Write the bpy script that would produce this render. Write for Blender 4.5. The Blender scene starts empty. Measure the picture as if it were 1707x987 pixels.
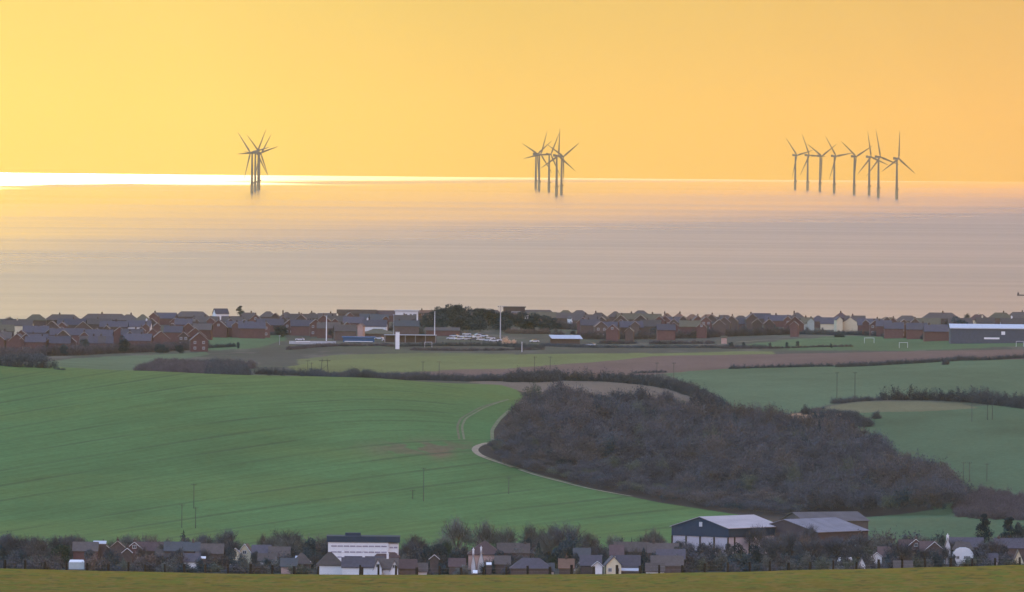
import bpy, math, random
import numpy as np
from mathutils import Vector, Matrix

# ------------------------------------------------------------------ camera
scene = bpy.context.scene
COL = scene.collection
W, H, F = 1707.0, 987.0, 18000.0          # photograph size and focal length in its pixels
CAM_H = 138.0
PITCH, ROLL = (493.5 - 186.0) / F, 0.0088
RE = 7.4e6                                # earth radius with refraction
Fw = np.array([0, math.cos(PITCH), -math.sin(PITCH)])
R0 = np.array([1.0, 0, 0]); U0 = np.array([0, math.sin(PITCH), math.cos(PITCH)])
Rv = math.cos(ROLL) * R0 + math.sin(ROLL) * U0
Uv = -math.sin(ROLL) * R0 + math.cos(ROLL) * U0
cam = bpy.data.cameras.new("camera"); cam.sensor_width = 36.0; cam.lens = 36.0 * F / W
cam.clip_start = 5.0; cam.clip_end = 200000.0
camo = bpy.data.objects.new("camera", cam); COL.objects.link(camo)
camo.matrix_world = Matrix(((Rv[0], Uv[0], -Fw[0], 0), (Rv[1], Uv[1], -Fw[1], 0), (Rv[2], Uv[2], -Fw[2], CAM_H), (0, 0, 0, 1)))
scene.camera = camo

# ------------------------------------------------------------------ light
SUN_AZ, SUN_EL = -3.7, 8.0               # degrees: left of the view axis, above the horizon
world = bpy.data.worlds.new("World"); scene.world = world; world.use_nodes = True
nt = world.node_tree; nt.nodes.clear()
def N(t, kind, **kw):
    n = t.nodes.new(kind)
    for k, v in kw.items(): setattr(n, k, v)
    return n
out = N(nt, 'ShaderNodeOutputWorld'); bg = N(nt, 'ShaderNodeBackground')
sky = N(nt, 'ShaderNodeTexSky', sky_type='NISHITA', sun_disc=False)
sky.sun_elevation = math.radians(SUN_EL); sky.sun_rotation = math.radians(SUN_AZ)
sky.altitude = 100; sky.air_density = 1.0; sky.dust_density = 0.1; sky.ozone_density = 1.0
bg.inputs['Strength'].default_value = 0.15
# the evening's colour: gold low over the sea towards the sun, lilac grey higher up and behind
SKY_SEA = [(0.0, (0.100, 0.112, 0.016)), (0.022, (0.100, 0.108, 0.014)), (0.05, (0.36, 0.24, 0.03)), (0.10, (1.12, 0.70, 0.10)), (0.20, (1.55, 1.02, 0.38)), (0.42, (1.45, 1.32, 1.12)), (0.70, (2.15, 2.2, 2.6)), (1.0, (3.1, 3.5, 4.3))]
SKY_BACK = [(0.0, (0.95, 0.85, 1.4)), (0.05, (1.05, 0.85, 1.2)), (0.10, (1.3, 0.95, 1.05)), (0.20, (1.35, 1.15, 1.45)), (0.42, (2.2, 1.95, 2.3)), (0.70, (2.8, 2.75, 3.0)), (1.0, (3.1, 3.5, 4.3))]
tc = N(nt, 'ShaderNodeTexCoord'); sep = N(nt, 'ShaderNodeSeparateXYZ'); nt.links.new(tc.outputs['Generated'], sep.inputs[0])
def sky_tint(stops):
    r = N(nt, 'ShaderNodeValToRGB'); nt.links.new(sep.outputs['Z'], r.inputs[0])
    while len(r.color_ramp.elements) < len(stops): r.color_ramp.elements.new(0.5)
    for e, (p, c) in zip(r.color_ramp.elements, stops): e.position = p; e.color = (c[0] / 5, c[1] / 5, c[2] / 5, 1)
    return r.outputs[0]
side = N(nt, 'ShaderNodeMapRange', interpolation_type='SMOOTHSTEP')     # 1 towards the sea, 0 behind
nt.links.new(sep.outputs['Y'], side.inputs['Value']); side.inputs['From Min'].default_value = 0.1; side.inputs['From Max'].default_value = 0.95
mixt = N(nt, 'ShaderNodeMix', data_type='RGBA'); nt.links.new(side.outputs[0], mixt.inputs[0])
nt.links.new(sky_tint(SKY_BACK), mixt.inputs[6]); nt.links.new(sky_tint(SKY_SEA), mixt.inputs[7])
mul = N(nt, 'ShaderNodeVectorMath', operation='MULTIPLY'); nt.links.new(sky.outputs[0], mul.inputs[0]); nt.links.new(mixt.outputs[2], mul.inputs[1])
scl = N(nt, 'ShaderNodeVectorMath', operation='SCALE'); scl.inputs['Scale'].default_value = 5.0
azr = N(nt, 'ShaderNodeMapRange', data_type='FLOAT_VECTOR'); nt.links.new(sep.outputs['X'], azr.inputs['Vector'])     # the sky reddens away from the sun
azr.inputs[7].default_value = (-0.06, -0.06, -0.06); azr.inputs[8].default_value = (0.06, 0.06, 0.06); azr.inputs[9].default_value = (0.98, 1.0, 1.0); azr.inputs[10].default_value = (1.08, 0.66, 0.5)
mu2 = N(nt, 'ShaderNodeVectorMath', operation='MULTIPLY'); nt.links.new(mul.outputs[0], mu2.inputs[0]); nt.links.new(azr.outputs['Vector'], mu2.inputs[1]); nt.links.new(mu2.outputs[0], scl.inputs[0])
nt.links.new(scl.outputs[0], bg.inputs[0]); nt.links.new(bg.outputs[0], out.inputs[0])

sun = bpy.data.lights.new("sun", 'SUN'); sun.energy = 2.0; sun.angle = math.radians(0.3); sun.color = (1.0, 0.64, 0.27)
suno = bpy.data.objects.new("sun", sun); COL.objects.link(suno)
az, el = math.radians(SUN_AZ), math.radians(SUN_EL)
sd = Vector((math.sin(az) * math.cos(el), math.cos(az) * math.cos(el), math.sin(el)))
suno.rotation_euler = sd.to_track_quat('Z', 'Y').to_euler()

vs = scene.view_settings; vs.view_transform = 'Standard'; vs.look = 'None'; vs.gamma = 1.0; vs.exposure = 1.3
try: vs.use_curve_mapping = False
except Exception: pass
scene.render.engine = 'CYCLES'
cy = scene.cycles
cy.use_denoising = True
cy.max_bounces = 6; cy.diffuse_bounces = 2; cy.glossy_bounces = 3; cy.volume_bounces = 1; cy.transparent_max_bounces = 8
cy.sample_clamp_indirect = 4.0
cy.use_adaptive_sampling = False

# ------------------------------------------------------------------ helpers
def ray(x, y, Y):
    """world point at depth Y (metres along +Y) on the line of sight through the photograph's pixel"""
    a = (np.asarray(x, float) - 853.5) / F; b = -(np.asarray(y, float) - 493.5) / F
    d = Fw + np.multiply.outer(a, Rv) + np.multiply.outer(b, Uv)
    s = np.asarray(Y, float) / d[..., 1]
    p = d * s[..., None]
    p[..., 2] += CAM_H
    return p
def project(P):
    P = np.asarray(P, float) - np.array([0, 0, CAM_H])
    w = P @ Fw
    return 853.5 + F * (P @ Rv) / w, 493.5 - F * (P @ Uv) / w

def tag(o, label=None, cat=None, group=None, kind=None):
    if label: o['label'] = label
    if cat: o['category'] = cat
    if group: o['group'] = group
    if kind: o['kind'] = kind
    return o
def empty(name, loc=(0, 0, 0), rz=0.0):
    o = bpy.data.objects.new(name, None); COL.objects.link(o); o.empty_display_size = 0.5
    o.location = loc; o.rotation_euler = (0, 0, rz); return o

class MB:
    """collects polygons and links them as one mesh object"""
    def __init__(s): s.v = []; s.f = []; s.n = 0
    def add(s, verts, faces):
        b = s.n; verts = [tuple(map(float, q)) for q in verts]
        s.v += verts; s.f += [tuple(b + i for i in f) for f in faces]; s.n += len(verts)
    def box(s, c, d, rz=0.0):
        cx, cy_, cz = c; a, b, h = d[0] / 2, d[1] / 2, d[2] / 2
        co, si = math.cos(rz), math.sin(rz); vs_ = []
        for z in (-h, h):
            for x, y in ((-a, -b), (a, -b), (a, b), (-a, b)):
                vs_.append((cx + x * co - y * si, cy_ + x * si + y * co, cz + z))
        s.add(vs_, [(3, 2, 1, 0), (4, 5, 6, 7), (0, 1, 5, 4), (1, 2, 6, 5), (2, 3, 7, 6), (3, 0, 4, 7)])
    def bar(s, p, q, w, h=None, up=(0, 0, 1)):
        h = w if h is None else h
        p, q = Vector(p), Vector(q); d = (q - p).normalized(); upv = Vector(up)
        if abs(d.dot(upv)) > 0.98: upv = Vector((0, 1, 0))
        a = d.cross(upv).normalized() * (w / 2); b = a.cross(d).normalized() * (h / 2)
        vs_ = [p - a - b, p + a - b, p + a + b, p - a + b, q - a - b, q + a - b, q + a + b, q - a + b]
        s.add(vs_, [(3, 2, 1, 0), (4, 5, 6, 7), (0, 1, 5, 4), (1, 2, 6, 5), (2, 3, 7, 6), (3, 0, 4, 7)])
    def tube(s, p, q, r0, r1, n=8, cap=True):
        p, q = Vector(p), Vector(q); d = (q - p).normalized()
        t = Vector((0, 0, 1)) if abs(d.z) < 0.9 else Vector((1, 0, 0))
        a = d.cross(t).normalized(); b = d.cross(a).normalized(); vs_ = []
        for c, r in ((p, r0), (q, r1)):
            for i in range(n):
                w = 2 * math.pi * i / n; vs_.append(c + a * (r * math.cos(w)) + b * (r * math.sin(w)))
        fs = [(i, (i + 1) % n, n + (i + 1) % n, n + i) for i in range(n)]
        if cap: fs += [tuple(range(n - 1, -1, -1)), tuple(range(n, 2 * n))]
        s.add(vs_, fs)
    def build(s, name, mat, parent=None, smooth=False):
        return mesh_obj(name, np.array(s.v), s.f, mat, parent, smooth)

def link_mesh(name, me, mat, parent=None):
    if mat: me.materials.append(mat)
    o = bpy.data.objects.new(name, me); COL.objects.link(o)
    if parent: o.parent = parent
    return o
def mesh_obj(name, v, f, mat, parent=None, smooth=False):
    me = bpy.data.meshes.new(name); me.from_pydata([tuple(q) for q in v], [], f); me.update()
    if smooth: me.shade_smooth()
    return link_mesh(name, me, mat, parent)
def np_mesh(name, v, faces, k, smooth=False):
    """fast mesh from numpy arrays, every face with k corners"""
    me = bpy.data.meshes.new(name); nf = len(faces)
    me.vertices.add(len(v)); me.vertices.foreach_set('co', np.ascontiguousarray(v, np.float32).ravel())
    me.loops.add(nf * k); me.loops.foreach_set('vertex_index', np.ascontiguousarray(faces, np.int32).ravel())
    me.polygons.add(nf); me.polygons.foreach_set('loop_start', np.arange(0, nf * k, k, dtype=np.int32))
    try: me.polygons.foreach_set('loop_total', np.full(nf, k, np.int32))
    except Exception: pass
    if smooth: me.polygons.foreach_set('use_smooth', np.ones(nf, bool))
    me.update(calc_edges=True); return me

def mat_simple(name, col, rough=0.9, var=0.12, scale=0.8, spec=0.2, metal=0.0, detail=3.0, stretch=None, bump=0.0):
    m = bpy.data.materials.new(name); m.use_nodes = True; t = m.node_tree; b = t.nodes['Principled BSDF']
    b.inputs['Roughness'].default_value = rough; b.inputs['Specular IOR Level'].default_value = spec; b.inputs['Metallic'].default_value = metal
    tc = N(t, 'ShaderNodeTexCoord'); no = N(t, 'ShaderNodeTexNoise'); no.inputs['Scale'].default_value = scale; no.inputs['Detail'].default_value = detail
    if stretch:
        mp = N(t, 'ShaderNodeMapping'); mp.inputs['Scale'].default_value = stretch
        t.links.new(tc.outputs['Object'], mp.inputs[0]); t.links.new(mp.outputs[0], no.inputs[0])
    else: t.links.new(tc.outputs['Object'], no.inputs[0])
    oi = N(t, 'ShaderNodeObjectInfo')
    mr = N(t, 'ShaderNodeMapRange'); mr.inputs['From Min'].default_value = 0.25; mr.inputs['From Max'].default_value = 0.75
    mr.inputs['To Min'].default_value = 1 - var; mr.inputs['To Max'].default_value = 1 + var
    t.links.new(no.outputs[0], mr.inputs[0])
    rr = N(t, 'ShaderNodeMapRange'); rr.inputs['To Min'].default_value = 1 - var; rr.inputs['To Max'].default_value = 1 + var
    t.links.new(oi.outputs['Random'], rr.inputs[0])
    mm = N(t, 'ShaderNodeMath', operation='MULTIPLY'); t.links.new(mr.outputs[0], mm.inputs[0]); t.links.new(rr.outputs[0], mm.inputs[1])
    hv = N(t, 'ShaderNodeHueSaturation'); hv.inputs['Color'].default_value = (*col, 1); t.links.new(mm.outputs[0], hv.inputs['Value'])
    t.links.new(hv.outputs[0], b.inputs['Base Color'])
    return m

def vnoise(x, y, seed=0):
    """smooth value noise on arrays, 0..1"""
    xi = np.floor(x).astype(np.int64); yi = np.floor(y).astype(np.int64); fx = x - xi; fy = y - yi
    fx = fx * fx * (3 - 2 * fx); fy = fy * fy * (3 - 2 * fy)
    def h(a, b):
        n = (a * 374761393 + b * 668265263 + seed * 1442695041) & 0xffffffff
        n = ((n ^ (n >> 13)) * 1274126177) & 0xffffffff
        return ((n ^ (n >> 16)) & 0xffff) / 65535.0
    return (h(xi, yi) * (1 - fx) + h(xi + 1, yi) * fx) * (1 - fy) + (h(xi, yi + 1) * (1 - fx) + h(xi + 1, yi + 1) * fx) * fy
def fbm(x, y, seed=0, o=3):
    s = 0; a = 0.5; t = 0
    for i in range(o): s = s + a * vnoise(x * 2 ** i, y * 2 ** i, seed + i); t += a; a *= 0.5
    return s / t
def inpoly(x, y, poly):
    r = np.zeros(np.shape(x), bool); n = len(poly)
    for i in range(n):
        x0, y0 = poly[i]; x1, y1 = poly[(i + 1) % n]
        if y0 == y1: continue
        c = ((y0 > y) != (y1 > y)) & (x < (x1 - x0) * (y - y0) / (y1 - y0) + x0)
        r ^= c
    return r

# ------------------------------------------------------------------ the lie of the land
# for some columns of the photograph, the row at which the ground at each depth shows (or would show)
KX = np.array([-300, 0, 200, 400, 600, 800, 1000, 1200, 1400, 1600, 1707, 2000], float)
KD = [1350, 1470, 1560, 1592, 1640, 1750, 2200, 2700, 2900, 3000, 3150, 3200, 3400, 3650, 3900, 4000, 4250, 4500, 4700, 4950, 5200, 5500, 5800, 5900]
KR = {
 1350: [992] * 12,
 1470: [970, 970, 973, 975, 976, 976, 975, 972, 967, 964, 962, 960],
 1560: [950, 950.5, 954, 958, 959, 959, 958, 955, 950, 946, 943, 940],
 1592: [948, 948, 953, 957, 958.5, 959, 957.5, 954, 949, 944, 941, 938],
 1640: [955, 955, 960, 964, 965, 965, 964, 960, 955, 950, 947, 945],
 1750: [990] * 12,
 2200: [1062] * 12,
 2700: [1024] * 12,
 2900: [963] * 12,
 3000: [935] * 12,
 3150: [900] * 12,
 3200: [888, 888, 889, 890, 891, 892, 893, 886, 878, 874, 872, 870],
 3400: [800, 800, 803, 808, 815, 825, 835, 845, 852, 835, 825, 815],
 3650: [690, 690, 693, 700, 712, 735, 755, 770, 765, 750, 740, 730],
 3900: [602, 607, 618, 626, 630, 645, 672, 695, 692, 685, 682, 680],
 4000: [607, 612, 622, 629, 633, 639, 648, 665, 668, 668, 667, 665],
 4250: [602, 604, 612, 620, 624, 628, 632, 632, 630, 628, 626, 622],
 4500: [595, 597, 602, 606, 609, 611, 612, 609, 606, 602, 599, 596],
 4700: [588, 589, 590, 592, 594, 595, 594, 592, 589, 586, 584, 583],
 4950: [571, 572, 573, 574, 578, 579, 578, 576, 574, 571, 570, 569],
 5200: [553, 554, 556, 557, 562, 563, 562, 560, 558, 557, 556, 555],
 5500: [540, 541, 541, 542, 547, 547, 547, 546, 545, 545, 545, 544],
 5800: [531, 532, 533, 534, 537, 537, 537, 537, 537, 538, 538, 538],
 5900: [531, 531, 532, 533, 536, 536, 536, 536, 536, 537, 537, 537],
}
KRm = np.array([KR[d] for d in KD], float); KDm = np.array(KD, float)
def _slopes(xk, Vk):
    """monotone cubic tangents along axis 0"""
    d = np.diff(Vk, axis=0) / np.diff(xk)[:, None]; m = np.zeros_like(Vk)
    a, b = d[:-1], d[1:]
    with np.errstate(divide='ignore', invalid='ignore'): hm = np.where(a * b > 0, 2 * a * b / (a + b), 0)
    m[1:-1] = hm; m[0] = d[0]; m[-1] = d[-1]; return m
# ground heights at the knots (worked out once through the lens), then all interpolation is done on heights
KZ = np.zeros_like(KRm)
for _i, _d in enumerate(KD):
    for _j, _x in enumerate(KX): KZ[_i, _j] = ray(_x, KRm[_i, _j], _d)[2]
KM = _slopes(KDm, KZ)
def ground(X, Y):
    X = np.asarray(X, float); Y = np.asarray(Y, float); X, Y = np.broadcast_arrays(X, Y)
    xi = 853.5 + F * X / np.maximum(Y, 1350)
    c = np.clip(np.searchsorted(KX, xi) - 1, 0, len(KX) - 2); t = np.clip((xi - KX[c]) / (KX[c + 1] - KX[c]), 0, 1)
    Yc = np.clip(Y, KD[0], KD[-1])
    i = np.clip(np.searchsorted(KDm, Yc) - 1, 0, len(KD) - 2); h = KDm[i + 1] - KDm[i]; s = (Yc - KDm[i]) / h
    h00 = 2 * s**3 - 3 * s**2 + 1; h10 = s**3 - 2 * s**2 + s; h01 = -2 * s**3 + 3 * s**2; h11 = s**3 - s**2
    def col(k): return h00 * KZ[i, k] + h10 * h * KM[i, k] + h01 * KZ[i + 1, k] + h11 * h * KM[i + 1, k]
    ts = t * t * (3 - 2 * t) * 0.5 + t * 0.5
    z = col(c) * (1 - ts) + col(c + 1) * ts
    z = z + (fbm(X / 60, Y / 90, 5) - 0.5) * np.where(Y > 3000, 1.0, 0.25)
    near = np.interp(Y, [-400, 0, 700, 1000, 1350], [150, 136.2, 99, 87, 0])     # the hillside below the camera
    z = np.where(Y < 1350, near + np.interp(Y, [1000, 1350], [0, 1]) * z, z)
    z = np.where(Y > 5900, z - np.clip((Y - 5900) / 25, 0, 1) * 45, z)           # chalk cliff behind the town
    return z
def at(x, y, lo=1350, hi=5900, n=3000):
    """first ground point seen through a pixel"""
    Ys = np.linspace(lo, hi, n); p = ray(np.full(n, x), np.full(n, y), Ys)
    d = p[:, 2] - ground(p[:, 0], Ys); k = np.argmax(d <= 0)
    if d[k] > 0: k = n - 1
    return p[k]
def solve(x, y, h, lo, hi, far=False, n=700):
    """depth between lo and hi at which something h metres tall standing on the ground tops out at row y"""
    Ys = np.linspace(lo, hi, n); p = ray(np.full(n, x), np.full(n, y), Ys)
    d = p[:, 2] - ground(p[:, 0], Ys) - h
    k = np.argmin(np.abs(d)); s = np.where(np.diff(np.sign(d)) != 0)[0]
    if len(s): k = s[-1] if far else s[0]
    return p[k][0], Ys[k], ground(p[k][0], Ys[k]), F / Ys[k]

# ------------------------------------------------------------------ the ground sheet, cut into fields
CROP_EDGE = [(1285, 868), (1230, 858), (1100, 838), (1000, 818), (900, 793), (845, 776), (806, 763), (789, 750), (797, 742), (820, 738), (820, 718), (838, 694), (860, 674), (872, 660), (862, 650), (836, 642), (800, 637)]
TRACK = [(1000, 819), (900, 795), (860, 781), (825, 769), (800, 760), (790, 751), (797, 743), (818, 738)]
POLY = {
 'crop': CROP_EDGE + [(780, 634), (700, 560), (-700, 560), (-700, 935), (1285, 935)],
 'fallow': [(780, 637), (862, 650), (900, 660), (1100, 668), (1215, 690), (1215, 674), (1130, 640), (1000, 625), (800, 625)],
 'right_low': [(1390, 722), (1420, 703), (1500, 695), (1640, 692), (2300, 675), (2300, 930), (1300, 930), (1350, 868), (1450, 862), (1560, 850)],
 'tan': [(1365, 686), (1385, 677), (1440, 670), (1520, 669), (1600, 672), (1632, 680), (1560, 686), (1400, 688)],
 'orange': [(1292, 693), (1330, 688), (1405, 689), (1400, 698), (1310, 699)],
 'right_up': [(1105, 622), (1215, 614), (1480, 606), (1600, 600), (2300, 588), (2300, 672), (1640, 672), (1520, 662), (1440, 664), (1370, 678), (1290, 694), (1215, 684), (1160, 645)],
 'plough': [(640, 622), (860, 613), (1000, 603), (1090, 594), (1290, 590), (1560, 584), (2300, 578), (2300, 592), (1600, 600), (1215, 614), (1105, 622), (1000, 630), (700, 630)],
 'meadow': [(480, 612), (520, 602), (700, 594), (860, 590.5), (1290, 586), (1290, 590), (1090, 594), (1000, 603), (860, 613), (640, 622), (500, 622)],
 'meadow2': [(495, 600), (560, 591), (700, 588), (860, 589), (860, 590.5), (700, 594), (520, 602), (497, 608)],
 'left_green': [(60, 604), (130, 597), (345, 587), (350, 591), (250, 606), (215, 625), (60, 625)],
 'sports': [(1230, 575), (1330, 565), (1420, 560), (1707, 568), (2300, 568), (2300, 575), (1707, 578), (1500, 584), (1330, 584)],
 'park': [(345, 566), (395, 548), (470, 553), (478, 566), (430, 580), (345, 584)],
}
ALB = {  # base colours of what grows or lies there (linear)
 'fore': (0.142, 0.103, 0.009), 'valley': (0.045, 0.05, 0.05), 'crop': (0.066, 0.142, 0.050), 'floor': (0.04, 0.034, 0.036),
 'fallow': (0.135, 0.105, 0.085), 'right_low': (0.065, 0.11, 0.06), 'tan': (0.13, 0.122, 0.07), 'orange': (0.32, 0.19, 0.11),
 'right_up': (0.08, 0.125, 0.07), 'plough': (0.135, 0.085, 0.075), 'meadow': (0.135, 0.15, 0.06), 'meadow2': (0.12, 0.13, 0.06),
 'left_green': (0.09, 0.13, 0.075), 'sports': (0.07, 0.12, 0.06), 'park': (0.07, 0.12, 0.06), 'rough': (0.062, 0.062, 0.055)}
def depth_samples():
    s = [np.arange(-400, 1350, 70), np.arange(1350, 1660, 5), np.arange(1660, 2850, 25), np.arange(2850, 3150, 6),
         np.arange(3150, 3950, 2.2), np.arange(3950, 4750, 4), np.arange(4750, 5900, 8), np.array([5900, 5903, 5912, 5925, 5960, 6000.])]
    return np.concatenate(s)
def col_samples():   # tan of the azimuth
    a = np.arange(-40, 1750, 2.0); u = (a - 853.5) / F
    s = np.geomspace(0.004, 0.9, 26)
    return np.concatenate([(u[0] - s)[::-1], u, u[-1] + s])
Ys = depth_samples(); Us = col_samples()
YY, UU = np.meshgrid(Ys, Us, indexing='ij')
XX = UU * np.maximum(YY, 1350)
ZZ = ground(XX, YY)
P = np.stack([XX, YY, ZZ], -1)
px, py = project(P); px = np.where(YY < 1300, 853, px); py = np.where(YY < 1300, 2000, py)
reg = np.full(YY.shape, 'rough', dtype='<U12')
wob = lambda s, a: (fbm(XX / s, YY / s, 3) - 0.5) * a
qx, qy = px + wob(30, 7) + wob(6, 3), py + wob(25, 3.5) + wob(7, 1.2)
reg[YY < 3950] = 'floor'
for k in ('plough', 'meadow', 'meadow2', 'left_green', 'park', 'sports', 'right_up'):
    reg[inpoly(qx, qy, POLY[k]) & (YY > 3930)] = k
reg[inpoly(qx, qy, POLY['plough']) & (YY > 3930)] = 'plough'
for k in ('right_low', 'right_up', 'tan', 'orange', 'fallow'): reg[inpoly(qx, qy, POLY[k]) & (YY > 3075) & (YY < 4700) & (reg != 'plough') & (reg != 'meadow')] = k
reg[inpoly(px, py, POLY['crop']) & (YY > 3075) & (YY < 3960)] = 'crop'
reg[(reg == 'floor') & (px > 1430) & (YY > 3620)] = 'right_low'; reg[(reg == 'floor') & (px > 1615) & (YY > 3075)] = 'right_low'
reg[(YY < 3080)] = 'valley'; reg[YY < 1660] = 'fore'
colr = np.zeros(YY.shape + (4,), np.float32); colr[..., 3] = 1
for k, c in ALB.items(): colr[reg == k, :3] = c
# natural variation of growth and soil, in metres
n1 = fbm(XX / 45, YY / 110, 11, 4); n2 = fbm(XX / 9, YY / 30, 17, 3)
g = 1 + (n1 - 0.5) * 0.5 + (n2 - 0.5) * 0.22
colr[..., :3] *= g[..., None]
def toward(mask, c, w): colr[..., :3] += (np.array(c) - colr[..., :3]) * (np.clip(mask, 0, 1) * w)[..., None]
isc = reg == 'crop'
bare = np.exp(-((px - 700) / 95) ** 2 - ((py - 748 + (px - 700) * 0.02) / 13) ** 2) * (fbm(XX / 8, YY / 18, 31) > 0.42) * (0.6 + n2)
toward(bare * isc, (0.13, 0.09, 0.065), 0.75)
bare2 = np.exp(-((px - 735) / 22) ** 2 - ((py - 757) / 8) ** 2); toward(bare2 * isc, (0.16, 0.095, 0.065), 0.7)
yel = np.clip((fbm(XX / 70, YY / 60, 41) - 0.45) * 4, 0, 1); toward(yel * isc, (0.095, 0.15, 0.045), 0.55)
crest = np.clip((YY - 3700) / 200, 0, 1); toward(crest * isc, (0.105, 0.135, 0.04), 0.5)      # thin, yellower growth on the crest
isf = reg == 'fore'
pn = fbm(XX / 2.2, YY / 9, 51, 4); toward(np.clip((pn - 0.45) * 6, 0, 1) * isf, (0.085, 0.115, 0.014), 0.8)
pn2 = fbm(XX / 1.1, YY / 4, 57, 3); toward(np.clip((pn2 - 0.5) * 6, 0, 1) * isf, (0.20, 0.12, 0.035), 0.6); toward(np.clip((fbm(XX / 1.6, YY / 7, 59, 3) - 0.62) * 8, 0, 1) * isf, (0.05, 0.05, 0.012), 0.7)
isr = reg == 'rough'
rn = fbm(XX / 25, YY / 40, 61, 3); toward(np.clip((rn - 0.55) * 5, 0, 1) * isr, (0.07, 0.085, 0.055), 0.8)
toward(np.clip((fbm(XX / 12, YY / 60, 67) - 0.6) * 6, 0, 1) * isr, (0.15, 0.13, 0.11), 0.5)
bl = colr[..., :3].copy()      # crops and soils run into one another over a metre or so
for ax in (0, 1): bl = (np.roll(bl, 1, ax) + 2 * bl + np.roll(bl, -1, ax)) / 4
ok_ = (YY > 3100)[..., None]; colr[..., :3] = np.where(ok_, bl, colr[..., :3])
# tramlines left by the tractor, as a running phase (one unit from line to line)
wx, wy = px, py
phi = wy + 0.168 * wx - 0.00003 * wx * wx
t_ = np.clip((720 - wy) / 80, 0, 1); phi = phi - t_ * 0.10 * np.clip(wx - 330, 0, 600)
t2 = np.clip((760 - wy) / 60, 0, 1) * np.clip((wx - 560) / 200, 0, 1); phi = phi - t2 * 0.12 * (wx - 560)
phase = np.interp(phi, [560, 650, 750, 850, 950, 1100], [0, 5.0, 9.6, 13.6, 17.3, 22.4]).astype(np.float32)
headland = np.clip((px - 740) / 60, 0, 1) * np.clip((740 - py) / 20, 0, 1)
tram = (1 - headland).astype(np.float32)

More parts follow.
